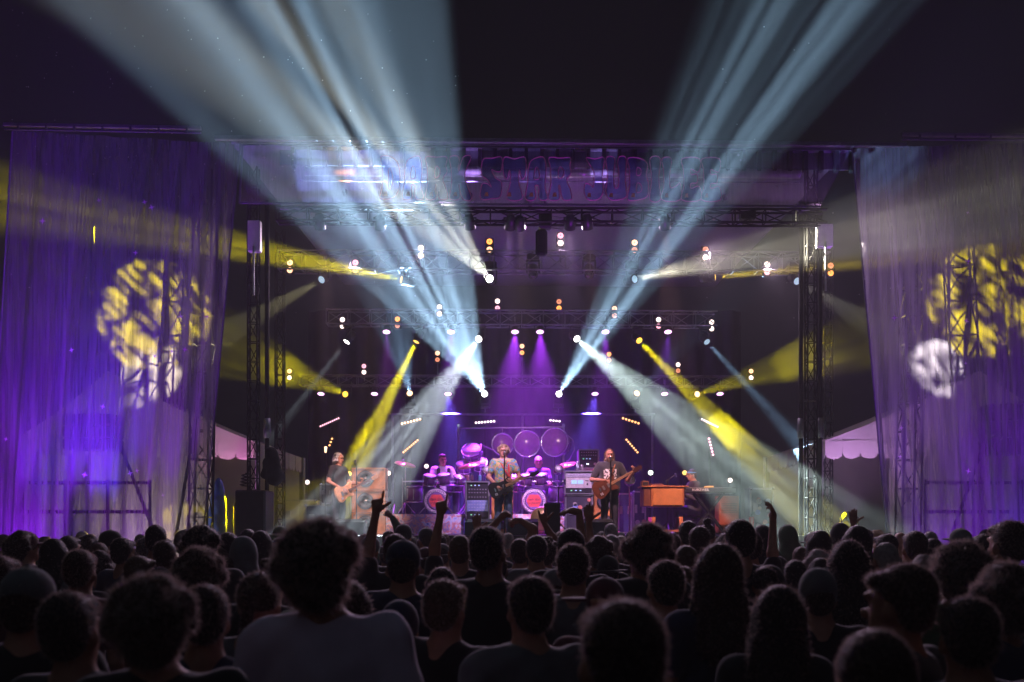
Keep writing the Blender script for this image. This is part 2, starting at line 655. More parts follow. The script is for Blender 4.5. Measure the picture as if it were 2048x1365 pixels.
# ---- chain hoist hanging in the middle
hp = P(1090, 425, 17.0)
ho = thing('chain_hoist', 'dark motor hoist hanging under the banner in mid stage', 'hoist', hp)
MB().bevbox(hp + Vector((0, 0, -.12)), (.22, .2, .34), .03).build('motor', black, ho)
MB().cyl(hp + Vector((0, 0, .1)), hp + Vector((0, 0, .6)), .016).build('chain', dalu, ho)
MB().bevbox(hp + Vector((-.06, .02, -.52)), (.2, .16, .44), .04).build('chain_bag', blk_cloth, ho)
for i in range(4):
    MB().bar(hp + Vector((.1, -.05, .02 - i * .1)), hp + Vector((.3, -.05, -.01 - i * .1)), .012).build('cable', dalu, ho)
hp = P(1495, 430, 17.0)
ho = thing('truss_junction_box', 'small dark junction box on the front truss at right', 'junction box', hp)
MB().bevbox(hp, (.26, .2, .18), .02).build('housing', black, ho)
for i in range(3):
    MB().cyl(hp + Vector((-.08 + i * .08, -.02, -.09)), hp + Vector((-.08 + i * .08, -.02, -.2)), .014).build('plug', dalu, ho)

# ================================================================== SCRIM WINGS
scr = scrim_mat('wing_mesh_cloth', (.25, .225, .30), .60)
ban_m = scrim_mat('banner_mesh_cloth', (.15, .09, .24), .46)


def wing(name, label, tl, tr, bl, br, Y, star_seed, nst):
    nu, nv = 150, 36
    t = thing(name, label, 'scrim', (tl.x + tr.x) / 2 * Vector((1, 0, 0)) + Vector((0, Y, 0)))
    v, f = [], []
    rr = random.Random(star_seed)
    ph = [rr.uniform(0, 6) for _ in range(6)]

    def pt(u, w_):
        p = (tl.lerp(tr, u)).lerp(bl.lerp(br, u), w_)
        A = .03 + .13 * w_
        q = u * (br - bl).length
        d = A * (math.sin(q * 7 + ph[0] + 1.1 * math.sin(q * 2.1 + ph[1])) * .55 + .4 * math.sin(q * 15.3 + ph[2] + w_) + .3 * math.sin(q * 27 + ph[3] - w_))
        bel = -.25 * math.sin(math.pi * w_) * math.sin(math.pi * u)
        return p + Vector((0, d + bel, 0))
    for j in range(nv + 1):
        for i in range(nu + 1):
            v.append(pt(i / nu, j / nv))
    for j in range(nv):
        for i in range(nu):
            a = j * (nu + 1) + i
            f.append((a, a + 1, a + nu + 2, a + nu + 1))
    obj('mesh_cloth', v, f, scr, t, True)
    for e in (0, 1):
        MB().tube([pt(e, j / 20) + Vector((0, -.01, 0)) for j in range(21)], .016, 5).build('hem', M('scrim_hem', (.12, .1, .16), .8), t)
    sm = M('printed_star', (.55, .40, .55), .6, 0, .05)
    for i in range(nst):
        c = pt(rr.uniform(.06, .94), rr.uniform(.03, .72)) + Vector((0, -.06, 0))
        r = rr.uniform(.03, .06)
        rot = rr.uniform(-.3, .3)
        poly = []
        for k in range(8):
            ra = r if k % 2 == 0 else r * .26
            poly.append((ra * math.cos(k * math.pi / 4 + rot), ra * math.sin(k * math.pi / 4 + rot)))
        MB().prism(poly, 0, .003, c, (1, 0, 0), (0, 0, 1), (0, -1, 0)).build('star', sm, t)
    return t


YW = 16.4
zb = HOR + CZ * F / YW
wing('wing_scrim', 'tall violet mesh scrim with printed stars at the left of the stage', P(24, 262, YW), P(482, 289, YW), P(-40, zb, YW), P(388, zb, YW), YW, 3, 17)
wing('wing_scrim', 'tall violet mesh scrim with printed stars at the right of the stage', P(1703, 298, YW), P(2260, 278, YW), P(1790, zb, YW), P(2330, zb, YW), YW, 5, 15)
for (x0, y0, x1, y1, lab) in ((8, 250, 402, 257, 'metal rail along the top of the left wing scrim'), (1804, 270, 2300, 274, 'metal rail along the top of the right wing scrim')):
    o = thing('wing_rail', lab, 'rail', P(x0, y0, YW + .3))
    MB().bar(P(x0, y0, YW + .3), P(x1, y1, YW + .3), .07, .05).build('tube', alu, o)
    MB().bar(P(x0, y0 + 9, YW + .3), P(x1, y1 + 9, YW + .3), .03, .02).build('track', dalu, o)
    for i in range(7):
        q = P(x0 + (x1 - x0) * (i + .5) / 7, y0 + (y1 - y0) * (i + .5) / 7 + 5, YW + .28)
        MB().box(q, (.03, .03, .09)).build('clip', dalu, o)
# speaker towers behind the scrims
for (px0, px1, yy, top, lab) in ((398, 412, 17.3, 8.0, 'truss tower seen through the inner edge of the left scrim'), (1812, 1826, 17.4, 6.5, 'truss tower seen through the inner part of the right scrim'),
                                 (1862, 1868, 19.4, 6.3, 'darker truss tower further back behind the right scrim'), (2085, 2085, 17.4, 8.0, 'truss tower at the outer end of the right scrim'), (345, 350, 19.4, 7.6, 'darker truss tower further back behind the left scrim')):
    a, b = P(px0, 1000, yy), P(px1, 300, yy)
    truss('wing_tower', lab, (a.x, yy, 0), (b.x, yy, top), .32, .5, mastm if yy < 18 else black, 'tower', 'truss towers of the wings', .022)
# cabinets hanging behind the scrims
for (x0, y0, x1, y1, lab) in ((136, 830, 238, 902, 'dark speaker cabinet hanging behind the left scrim'), (1968, 810, 2050, 912, 'dark speaker cabinet hanging behind the right scrim')):
    a, b = P(x0, y1, 18.0), P(x1, y0, 18.0)
    o = thing('hanging_speaker', lab, 'speaker', (a + b) / 2, 'speakers hung in the wings')
    for k in range(3):
        h = (b.z - a.z) / 3
        MB().bevbox(((a.x + b.x) / 2, 18.0, a.z + h * (k + .5)), (b.x - a.x, .5, h * .95), .03).build('cabinet', blk_plastic, o)
    MB().bar(((a.x + b.x) / 2, 18.0, b.z), ((a.x + b.x) / 2, 18.0, b.z + 3.4), .03).build('chain', dalu, o)
# scaffold rails in front of the tents
for (x0, x1, lab) in ((45, 300, 'dark scaffold railing behind the foot of the left scrim'), (1850, 2140, 'dark scaffold railing behind the foot of the right scrim')):
    yy = 17.6
    o = thing('scaffold_railing', lab, 'railing', (P(x0, 1000, yy).x, yy, 0), 'railings behind the scrims')
    for py in (966, 1024):
        MB().cyl(P(x0, py, yy), P(x1, py, yy), .03, n=8).build('rail', black, o)
    for i in range(4):
        q = P(x0 + (x1 - x0) * i / 3, 960, yy)
        MB().cyl((q.x, yy, 0), q, .028, n=8).build('upright', black, o)
    q0, q1 = (P(240, 890, yy - .1), P(330, 1120, yy - .1)) if x0 < 1000 else (P(1962, 905, yy - .1), P(1885, 1120, yy - .1))
    MB().cyl(q0, q1, .03, n=8).build('brace', black, o)
for (x0, y0, x1, y1, yy, lab) in ((418, 690, 340, 1140, 17.9, 'thin slanting pole behind the left scrim'), (1755, 770, 1785, 1180, 16.9, 'thin slanting pole by the edge of the right scrim')):
    po = MB().cyl(P(x0, y0, yy), P(x1, y1, yy), .03, n=8).build('slanting_pole', black)
    tag(po, lab, 'pole')


# ================================================================== TENTS
def tent(name, label, corner, far, peak, eave_drop, sgn, wall_from):
    """corner: eave corner towards the stage; far: the outer front eave corner; peak: top point"""
    t = thing(name, label, 'tent', (corner.x, corner.y, 0))
    depth = 4.2
    cb, fb = corner + Vector((0, depth, 0)), far + Vector((0, depth, 0))
    pk2 = peak + Vector((0, .4, 0))
    for tri in ((corner, far, peak), (corner, cb, pk2, peak), (far, fb, pk2, peak), (cb, fb, pk2)):
        # sagging canvas: subdivide the panel
        vs, fs = [], []
        n = 8
        A, B = tri[0], tri[1]
        C = tri[2] if len(tri) == 3 else tri[3]
        D = tri[2]
        for j in range(n + 1):
            for i in range(n + 1):
                p = A.lerp(B, i / n).lerp(C.lerp(D, i / n), j / n)
                p = p + Vector((0, 0, -.12 * math.sin(math.pi * j / n) * (.6 + .4 * math.sin(math.pi * i / n))))
                vs.append(p)
        for j in range(n):
            for i in range(n):
                a = j * (n + 1) + i
                fs.append((a, a + 1, a + n + 2, a + n + 1))
        obj('roof_panel', vs, fs, tentm, t, True)
    # scalloped valance along the front and stage side
    for a, b in ((corner, far), (corner, cb)):
        L = (b - a).length
        ns = int(L / .32)
        for i in range(ns):
            p, q = a.lerp(b, i / ns), a.lerp(b, (i + 1) / ns)
            ax = (q - p)
            w_ = ax.length
            ax = ax.normalized()
            poly = [(0, 0), (0, -.24)] + [(w_ * (.5 - .5 * math.cos(math.pi * k / 6)), -.24 - .11 * math.sin(math.pi * k / 6)) for k in range(1, 6)] + [(w_, -.24), (w_, 0)]
            nrm = ax.cross(Vector((0, 0, 1)))
            MB().prism(poly, 0, .006, p + nrm * .01 * (i % 2), ax, (0, 0, 1), nrm).build('scallop', tentm, t)
    # side wall of canvas with folds
    a = corner.lerp(far, wall_from)
    n = 60
    vs, fs = [], []
    for i in range(n + 1):
        p = a.lerp(far, i / n)
        d = .05 * math.sin(i * 1.1) + .04 * math.sin(i * .43)
        vs += [Vector((p.x, p.y + .25 + d * .4, p.z - .02)), Vector((p.x, p.y + .25 + d, 0))]
    for i in range(n):
        fs.append((2 * i, 2 * i + 2, 2 * i + 3, 2 * i + 1))
    obj('wall_panel', vs, fs, tentm, t, True)
    vs = [cb + Vector((0, -.2, 0)), fb + Vector((0, -.2, 0))]
    vs += [Vector((vs[1].x, vs[1].y, 0)), Vector((vs[0].x, vs[0].y, 0))]
    obj('rear_panel', vs, [(0, 1, 2, 3)], tentm, t)
    for c in (corner, far, cb, fb):
        MB().cyl((c.x - .05 * sgn, c.y + .06, 0), c + Vector((-.05 * sgn, .06, 0)), .035, n=8).build('pole', alu, t)
    return t


tent('frame_tent', 'white canvas tent with scalloped valance left of the stage', P(507, 884, 18.6), P(40, 872, 18.6), P(215, 742, 18.6), .3, -1, .2)
tent('frame_tent', 'white canvas tent with scalloped valance right of the stage', P(1650, 882, 18.6), P(2180, 872, 18.6), P(1960, 742, 18.6), .3, 1, .26)

# blue tarpaulin heap, black subs beside the left tent
q = P(433, 1045, 18.2)
me = sdf_data('tarp', [el((0, 0, 1.0), (.2, .2, 1.0)), el((.05, 0, 1.35), (.15, .17, .8)), el((-.08, -.05, .6), (.18, .2, .6))], .03, M('blue_tarp', (.04, .09, .28), .4, 0, .2), .012, 2)
o = link_mesh('tarpaulin', me)
o.location = (q.x, 18.2, 0)
o.scale = (.95, 1, 1.28)
tag(o, 'blue tarpaulin wrapped round gear by the left tent', 'tarpaulin')
a, b = P(470, 1030, 16.9), P(531, 980, 16.9)
t = thing('subwoofer_stack', 'matt black speaker stack standing left of the stage', 'speaker', ((a.x + b.x) / 2, 17.2, 0))
for k in range(2):
    h = b.z / 2
    c = ((a.x + b.x) / 2, 17.2, h * (k + .5))
    bo = MB().bevbox(c, (b.x - a.x, .6, h - .01), .02).build('cabinet', M('black_speaker_paint', (.03, .03, .03), .6, 0, .2), t)
    MB().bevbox((c[0], 16.89, c[2]), (b.x - a.x - .05, .02, h - .06), .005).build('grille', blk_plastic, bo)
q = P(492, 976, 17.2)
o = MB().tube([q + Vector((.1 * math.cos(i * .7) * (1 - i * .01), .1 * math.sin(i * .7), .02 + .006 * i)) for i in range(40)], .012, 5).build('cable_coil', black)
tag(o, 'coil of black cable on top of the left speaker stack', 'cable')
q = P(548, 905, 17.25)
me = sdf_data('cloth', [rc((-.05, 0, .0), (.02, 0, -.42), .10, .16, .05), rc((-.14, 0, -.15), (-.18, .02, -.4), .05, .06, .05)], .02, blk_cloth, .012, 1)
o = link_mesh('hanging_cloth', me)
o.location = q
tag(o, 'black cloth bag hung on the left stage mast', 'cloth bag')

# ================================================================== BANNER
YBN = 16.3
tl, tr, br, bl = P(486, 291, YBN), P(1702, 301, YBN), P(1640, 414, YBN), P(480, 407, YBN)
ban = thing('stage_banner', 'translucent violet banner with psychedelic lettering across the roof front', 'banner', (tl + br) / 2)
nu, nv = 90, 8
v, f = [], []
for j in range(nv + 1):
    for i in range(nu + 1):
        p = tl.lerp(tr, i / nu).lerp(bl.lerp(br, i / nu), j / nv)
        p = p + Vector((0, .035 * math.sin(i * .55) * math.sin(j * .7 + 1), 0))
        v.append(p)
for j in range(nv):
    for i in range(nu):
        a = j * (nu + 1) + i
        f.append((a, a + 1, a + nu + 2, a + nu + 1))
obj('mesh_cloth', v, f, ban_m, ban, True)
for a, b in ((tl, tr), (bl, br), (tl, bl)):
    MB().bar(a + Vector((0, -.02, 0)), b + Vector((0, -.02, 0)), .02, .03).build('hem', M('scrim_hem', (.12, .1, .16), .8), ban)


def smooth_loop(pts, n=4):
    out = []
    N = len(pts)
    for i in range(N):
        p0, p1, p2, p3 = [Vector((*pts[(i + k - 1) % N], 0)) for k in range(4)]
        for k in range(n):
            t = k / n
            q = .5 * ((2 * p1) + (-p0 + p2) * t + (2 * p0 - 5 * p1 + 4 * p2 - p3) * t * t + (-p0 + 3 * p1 - 3 * p2 + p3) * t ** 3)
            out.append((q.x, q.y))
    return out


# flowing poster letters: outer loop, counters (unit box)
LET = {
    'D': ([(0, 1), (.55, 1), (.9, .82), (1, .5), (.92, .18), (.6, 0), (-.04, 0), (.08, .3), (.08, .7)], [[(.42, .72), (.58, .6), (.62, .4), (.5, .22), (.4, .3)]]),
    'A': ([(.2, .9), (.5, 1), (.85, 1), (.95, .7), (.9, .3), (1.02, 0), (.62, 0), (.6, .3), (.42, .3), (.44, 0), (-.02, 0), (.08, .4), (.1, .7)], [[(.5, .78), (.62, .66), (.62, .5), (.4, .48), (.4, .64)]]),
    'R': ([(0, 1), (.5, 1), (.98, 1), (.94, .8), (1, .64), (.8, .46), (.95, .25), (1.02, 0), (.62, 0), (.5, .3), (.44, .3), (.46, 0), (-.02, 0), (.08, .35), (.06, .75)], [[(.5, .78), (.66, .7), (.64, .56), (.44, .5), (.42, .66)]]),
    'K': ([(0, 1), (.42, 1), (.4, .66), (.62, 1), (1, 1), (.7, .56), (1.02, 0), (.6, 0), (.42, .36), (.46, 0), (-.02, 0), (.08, .3), (.06, .7)], []),
    'S': ([(.1, .95), (.5, .98), (.98, 1), (.95, .68), (.7, .66), (.5, .7), (.7, .5), (.98, .38), (.9, .05), (.5, 0), (0, 0), (.04, .34), (.3, .36), (.5, .28), (.3, .46), (.02, .6)], []),
    'T': ([(0, 1), (.5, .97), (1, 1), (1.02, .6), (.85, .48), (.74, .7), (.7, .4), (.85, 0), (.15, 0), (.3, .4), (.26, .7), (.15, .48), (-.02, .6)], []),
    'J': ([(.1, 1), (.55, .98), (1, 1), (.92, .6), (.95, .2), (.7, 0), (.2, 0), (0, .2), (.08, .38), (.34, .34), (.46, .3), (.5, .6), (.42, .74)], []),
    'U': ([(0, 1), (.42, 1), (.38, .6), (.42, .3), (.6, .3), (.64, .6), (.6, 1), (1, 1), (.95, .5), (1.02, .1), (.7, 0), (.2, 0), (-.02, .2), (.08, .6)], []),
    'B': ([(0, 1), (.6, 1), (.96, .86), (.9, .6), (1, .4), (.98, .1), (.6, 0), (-.02, 0), (.08, .35), (.06, .75)], [[(.46, .78), (.64, .72), (.6, .6), (.42, .6)], [(.46, .4), (.66, .34), (.64, .2), (.42, .18)]]),
    'I': ([(0, 1), (1, 1), (.85, .5), (1.02, 0), (-.02, 0), (.15, .5)], []),
    'L': ([(0, 1), (.5, 1), (.42, .6), (.46, .3), (.8, .34), (1, .4), (1, 0), (-.02, 0), (.1, .35), (.06, .75)], []),
    'E': ([(0, 1), (.95, 1), (.92, .68), (.5, .74), (.5, .62), (.82, .62), (.82, .42), (.5, .4), (.5, .28), (.95, .32), (1, 0), (-.02, 0), (.1, .35), (.06, .75)], []),
}
outl = M('banner_outline_print', (.62, .20, .34), .6, 0, .1)
filb = scrim_mat('banner_letter_print', (.10, .10, .42), .45)
orb = M('banner_orange_print', (.75, .22, .14), .6)
spell = [('D', 762, 38), ('A', 806, 40), ('R', 852, 42), ('K', 900, 42), ('S', 962, 42), ('T', 1008, 42), ('A', 1052, 42), ('R', 1098, 44),
         ('J', 1168, 40), ('U', 1212, 40), ('B', 1256, 40), ('I', 1300, 20), ('L', 1324, 36), ('E', 1364, 36), ('E', 1404, 36)]
for ch, x0, wd in spell:
    outer, holes = LET[ch]
    ybase = 397 + (x0 - 762) * .006
    c = P(x0, ybase, YBN - .055)
    sx = wd * YBN / F
    sz_ = 82 * YBN / F
    loops = [smooth_loop(outer)] + [smooth_loop(h) for h in holes]
    le = MB().prism(loops[0], 0, .004, c, (sx, 0, 0), (0, 0, sz_), (0, -1, 0)).build('letter', filb, ban)
    for lo in loops:
        MB().tube([c + Vector((x_ * sx, -.012, y_ * sz_)) for x_, y_ in lo], .009, 4, True).build('outline', outl, le)
    if ch not in 'I':
        MB().prism([(.15, .06), (.35, .06), (.32, .16), (.2, .15)], .004, .008, c, (sx, 0, 0), (0, 0, sz_), (0, -1, 0)).build('accent', orb, le)
sm = MATS['printed_star']
for i in range(12):
    xx = rnd.choice([rnd.uniform(500, 740), rnd.uniform(1460, 1640)])
    c = P(xx, rnd.uniform(305, 400), YBN - .05)
    r = rnd.uniform(.02, .04)
    MB().prism([((r if k % 2 == 0 else r * .26) * math.cos(k * math.pi / 4), (r if k % 2 == 0 else r * .26) * math.sin(k * math.pi / 4)) for k in range(8)], 0, .003, c, (1, 0, 0), (0, 0, 1), (0, -1, 0)).build('star', sm, ban)

# ================================================================== THE AIR
hz = MB().box((0, 38, 6.3), (122, 122, 15.0)).build('haze', None)
m = bpy.data.materials.new('stage_haze')
m.use_nodes = True
nt = m.node_tree
nt.nodes.clear()
out = nt.nodes.new('ShaderNodeOutputMaterial')
pv = nt.nodes.new('ShaderNodeVolumePrincipled')
pv.inputs['Color'].default_value = (.92, .92, .95, 1)
pv.inputs['Density'].default_value = HAZE_DENSITY
pv.inputs['Anisotropy'].default_value = .05
nt.links.new(pv.outputs[0], out.inputs['Volume'])
hz.data.materials.append(m)
tag(hz, 'thin stage fog hanging in the night air over stage and crowd', 'haze', kind='stuff')


# ---- thicker drifts of stage smoke
sm_m = bpy.data.materials.new('smoke')
sm_m.use_nodes = True
nt = sm_m.node_tree
nt.nodes.clear()
out = nt.nodes.new('ShaderNodeOutputMaterial')
pv = nt.nodes.new('ShaderNodeVolumePrincipled')
pv.inputs['Color'].default_value = (.95, .95, .96, 1)
tc = nt.nodes.new('ShaderNodeTexCoord')
nz = nt.nodes.new('ShaderNodeTexNoise')
nz.inputs['Scale'].default_value = 1.5
nz.inputs['Detail'].default_value = 4
nz.inputs['Distortion'].default_value = .5
ge = nt.nodes.new('ShaderNodeNewGeometry')
nt.links.new(ge.outputs['Position'], nz.inputs['Vector'])
ln = nt.nodes.new('ShaderNodeVectorMath')
ln.operation = 'LENGTH'
nt.links.new(tc.outputs['Object'], ln.inputs[0])
ma = nt.nodes.new('ShaderNodeMath')          # noise minus distance from the middle
ma.operation = 'SUBTRACT'
nt.links.new(nz.outputs['Fac'], ma.inputs[0])
m1 = nt.nodes.new('ShaderNodeMath')
m1.operation = 'MULTIPLY'
m1.inputs[1].default_value = .55
nt.links.new(ln.outputs['Value'], m1.inputs[0])
nt.links.new(m1.outputs[0], ma.inputs[1])
mr = nt.nodes.new('ShaderNodeMapRange')
mr.inputs['From Min'].default_value = .1
mr.inputs['From Max'].default_value = .45
mr.inputs['To Max'].default_value = .055
nt.links.new(ma.outputs[0], mr.inputs[0])
nt.links.new(mr.outputs[0], pv.inputs['Density'])
nt.links.new(pv.outputs[0], out.inputs['Volume'])
for px, py, Y, r, lab in ((1500, 870, 20.4, (1.7, 1.0, 1.3), 'drift of smoke in the pale beam above the keyboard'), (690, 850, 22.4, (1.1, .8, .9), 'drift of smoke under the yellow beam by the bass player'),
                          (1630, 735, 18.6, (1.3, .8, .7), 'torn drift of smoke right of the stage'), (1625, 695, 21.2, (1.7, 1.2, 1.2), 'olive drift of smoke in the amber beam right of the stage'), (560, 735, 21.8, (1.5, 1.1, 1.1), 'olive drift of smoke in the amber beam left of the stage'), (1730, 440, 17.6, (1.8, 1.0, 1.0), 'pale drift of smoke in the cream beam by the right mast'), (600, 960, 23.4, (.9, .7, .8), 'low drift of smoke at the far left of the stage'), (1450, 480, 19.6, (1.6, .9, 1.2), 'high drift of smoke by the upper truss')):
    o = MB().ball((0, 0, 0), 1, 16, 10).build('smoke', None)
    o.location = P(px, py, Y)
    o.scale = r
    o.data.materials.append(sm_m)
    tag(o, lab, 'smoke', 'drifts of stage smoke', 'stuff')
big = sm_m.copy()
big.name = 'thin_smoke'
for nd in big.node_tree.nodes:
    if nd.type == 'TEX_NOISE':
        nd.inputs['Scale'].default_value = .75
    if nd.type == 'MAP_RANGE':
        nd.inputs['To Max'].default_value = .016
for px, py, Y, r, lab in ((620, 330, 13.6, (2.6, 2.2, 1.5), 'thin smoke drifting through the left fan of light above the crowd'), (1440, 250, 13.4, (2.2, 2.0, 1.5), 'thin smoke drifting through the right fan of light above the crowd'),
                          (1780, 470, 14.6, (1.8, 1.2, 1.0), 'thin smoke hanging before the right scrim'), (1620, 930, 17.0, (1.6, 1.0, 1.0), 'thin smoke low at the right edge of the stage')):
    o = MB().ball((0, 0, 0), 1, 16, 10).build('smoke', None)
    o.location = P(px, py, Y)
    o.scale = r
    o.data.materials.append(big)
    tag(o, lab, 'smoke', 'drifts of stage smoke', 'stuff')
sc.cycles.volume_step_rate = 2.0
sc.cycles.volume_max_steps = 128

# ================================================================== STAGE LAMPS
WH, CR, YE, BL, CY = (.80, .92, 1.0), (1.0, .93, .68), (1.0, .84, .0), (.38, .66, 1.0), (.72, .92, .86)
lens_w = EM('lens_white', (1, .97, .9), 14)
lens_y = EM('lens_yellow', (1, .55, .05), 2.6)
lens_p = EM('lens_peach', (1, .62, .35), 3)
lens_b = EM('lens_pale_blue', (.42, .62, .8), .9)
lens_m = EM('lens_magenta', (1, .5, .95), 3.5)
lens_off = M('lens_dark', (.03, .03, .05), .1)
head_m = M('lamp_housing', (.03, .03, .033), .42, .2, .3)
hot = {'w': lens_w, 'y': lens_y, 'p': lens_p, 'b': lens_b, 'm': lens_m, 'o': lens_off}


def moving_head(px, py, Y, tgt, lens, label, beam=None, up=False, r=.085, blend=.15):
    """lamp on a yoke; tgt = where it points; beam = (half angle, watts, colour, gobo)"""
    c = P(px, py, Y)
    t = thing('moving_head_lamp', label, 'stage lamp', c, 'moving head lamps on the trusses')
    d = (Vector(tgt) - c).normalized()
    s = -1 if up else 1
    MB().bevbox(c + Vector((0, 0, s * .30)), (.26, .22, .11), .02).build('base', head_m, t)
    side = d.cross(Vector((0, 0, 1)))
    side = side.normalized() if side.length > .05 else Vector((1, 0, 0))
    yk = MB()
    for q in (-1, 1):
        yk.bar(c + side * (q * .125) + Vector((0, 0, s * .25)), c + side * (q * .125) + Vector((0, 0, -s * .02)), .035, .03)
    yk.bar(c - side * .135 + Vector((0, 0, s * .235)), c + side * .135 + Vector((0, 0, s * .235)), .05, .035)
    yk.build('yoke', head_m, t)
    a = c - d * .13
    hd = MB().lathe([(.0, -.08), (.05, -.08), (.085, -.04), (.095, .05), (.085, .12), (r + .012, .2), (r + .012, .235), (r * .9, .235), (r * .9, .22)], a, d, 18).build('head', head_m, t, True)
    MB().lathe([(r * .92, .225), (r * .6, .24), (.0, .246)], a, d, 18).build('lens', hot[lens], hd, True)
    for k in range(4):
        q = a + d * (-.03 + .03 * k)
        MB().lathe([(.099, 0), (.104, .006), (.099, .012)], q, d, 18).build('fin', head_m, hd)
    MB().cyl(c + Vector((0, 0, s * .35)), c + Vector((0, 0, s * .46)), .02, n=8).build('clamp', dalu, t)
    if beam:
        half, watts, col, gobo = beam
        spot(t, a + d * .27, tgt, half, watts * 1.42, col, gobo, blend)
    return t


# --- upper truss
moving_head(648, 557, YA, P(313, 747, 16.3), 'b', 'pale lamp facing left at the left end of the upper truss', (4.6, 9000, (1, .9, .45), ('dots', 9, .35, .25, 3)))
moving_head(812, 562, YA, P(342, 466, 18.7), 'y', 'lamp on the upper truss throwing the yellow beam to the left', (5.8, 72000, YE, ('ray', 2.2, .40, .22, 1)), False, .085, .7)
moving_head(981, 560, YA, P(765, 306, 12.8), 'w', 'lamp on the upper truss throwing the cream beam up left', (5.2, 44000, (.97, 1, .84), ('ray', 5.0, .47, .1, 2)))
moving_head(1066, 545, YA, P(1066, 700, 19), 'o', 'unlit black lamp on the upper truss, left of the middle pair')
moving_head(1178, 545, YA, P(1178, 700, 19), 'o', 'unlit black lamp on the upper truss, right of the middle pair')
moving_head(1263, 560, YA, P(1746, 452, 15.6), 'b', 'lamp on the upper truss throwing the wide cream beam to the right', (7.0, 36000, CR, ('ray', 2.5, .40, .22, 3)), False, .085, .8)
moving_head(1420, 556, YA, P(1800, 515, 19.6), 'y', 'lamp on the upper truss throwing the short yellow beam to the right', (3.6, 50000, (1, .72, .02), ('ray', 2, .4, .25, 4)))
moving_head(1590, 560, YA, P(1863, 725, 16.4), 'b', 'pale lamp facing right at the right end of the upper truss', (4.6, 9000, (1, .95, .75), ('stripe', 9, .47, .08, 4)))
# --- middle truss
moving_head(698, 678, YB, P(548, 872, 22.5), 'w', 'small white lamp at the left end of the middle truss', (2.6, 18000, WH, ('ray', 2.5, .42, .2, 4)))
moving_head(836, 677, YB, P(738, 876, 22.8), 'y', 'yellow lamp on the middle truss shining down left', (5.6, 90000, YE, ('ray', 4, .44, .12, 5)))
moving_head(960, 675, YB, P(807, 885, 19.4), 'w', 'white lamp left of centre on the middle truss shining down left', (5.8, 75000, WH, ('ray', 5, .46, .1, 6)))
moving_head(1150, 675, YB, P(1456, 932, 18.4), 'w', 'white lamp right of centre on the middle truss shining down right', (6.2, 74000, CY, ('ray', 4, .44, .14, 7)))
moving_head(1275, 678, YB, P(1560, 970, 18.6), 'y', 'yellow lamp on the middle truss shining down right', (3.3, 95000, YE, ('ray', 3, .42, .15, 8)))
moving_head(1410, 680, YB, P(1690, 985, 19.4), 'b', 'pale blue lamp at the right end of the middle truss', (3.0, 24000, BL, ('ray', 3, .45, .15, 9)))
# --- rear truss
moving_head(693, 790, YC, P(330, 640, 16.6), 'y', 'amber lamp at the left end of the rear truss', (5.4, 30000, YE, ('stripe', 16, .52, .04, .45)))
moving_head(820, 790, YC, P(770, 560, 20), 'p', 'peach lamp second from left on the rear truss', (6.5, 15000, BL, ('ray', 3, .45, .2, 11)), True)
moving_head(970, 790, YC, P(700, 250, 11.2), 'w', 'bright rear lamp throwing the big pale fan up left', (5.0, 250000, (.46, .74, 1), ('ray', 11.0, .515, .06, 12)), True)
moving_head(1117, 790, YC, P(1428, 276, 11.4), 'w', 'bright rear lamp throwing the big streaked fan up right', (2.8, 300000, (.45, .74, 1), ('ray', 10.0, .515, .05, 13)), True)
moving_head(1271, 790, YC, P(1420, 640, 22), 'p', 'peach lamp second from right on the rear truss', (5, 4000, BL, ('ray', 3, .5, .15, 14)), True, .085, 1.0)
moving_head(1391, 790, YC, P(1935, 615, 16.6), 'p', 'amber lamp at the right end of the rear truss', (5.4, 30000, YE, ('stripe', 16, .52, .04, .45)))
# cloth of the crowd, seen from the lamps: pipe the standing rear lamps sit on
o = thing('lamp_pipe', 'thin pipe under the standing rear lamps', 'pipe', P(780, 832, YC))
MB().cyl(P(780, 829, YC), P(1310, 829, YC), .03, n=8).build('tube', dalu, o)
for px in (785, 1045, 1305):
    q = P(px, 829, YC)
    MB().cyl((q.x, YC, DECK), q, .03, n=8).build('upright', dalu, o)


# --- downward washes
def wash(px, py, Y, label, beam=None, lens='m'):
    c = P(px, py, Y)
    t = thing('wash_lamp', label, 'stage lamp', c, 'wash lamps on the trusses')
    d = Vector((0, -.42, -1)).normalized()
    hd = MB().lathe([(0, -.16), (.07, -.15), (.10, -.05), (.115, 0), (.115, .02), (.105, .02)], c, d, 16).build('housing', head_m, t, True)
    MB().lathe([(.106, .012), (.06, .03), (0, .034)], c, d, 16).build('lens', hot[lens], hd, True)
    MB().bar(c + Vector((-.13, 0, 0)), c + Vector((-.13, 0, .22)), .02).bar(c + Vector((.13, 0, 0)), c + Vector((.13, 0, .22)), .02).bar(c + Vector((-.14, 0, .22)), c + Vector((.14, 0, .22)), .03).build('bracket', head_m, t)
    MB().cyl(c + Vector((0, 0, .22)), c + Vector((0, 0, .34)), .02, n=8).build('clamp', dalu, t)
    if beam:
        tg, half, watts, col = beam
        spot(t, c + d * .06, tg, half, watts * 1.2, col, None, 1.0)
    return t


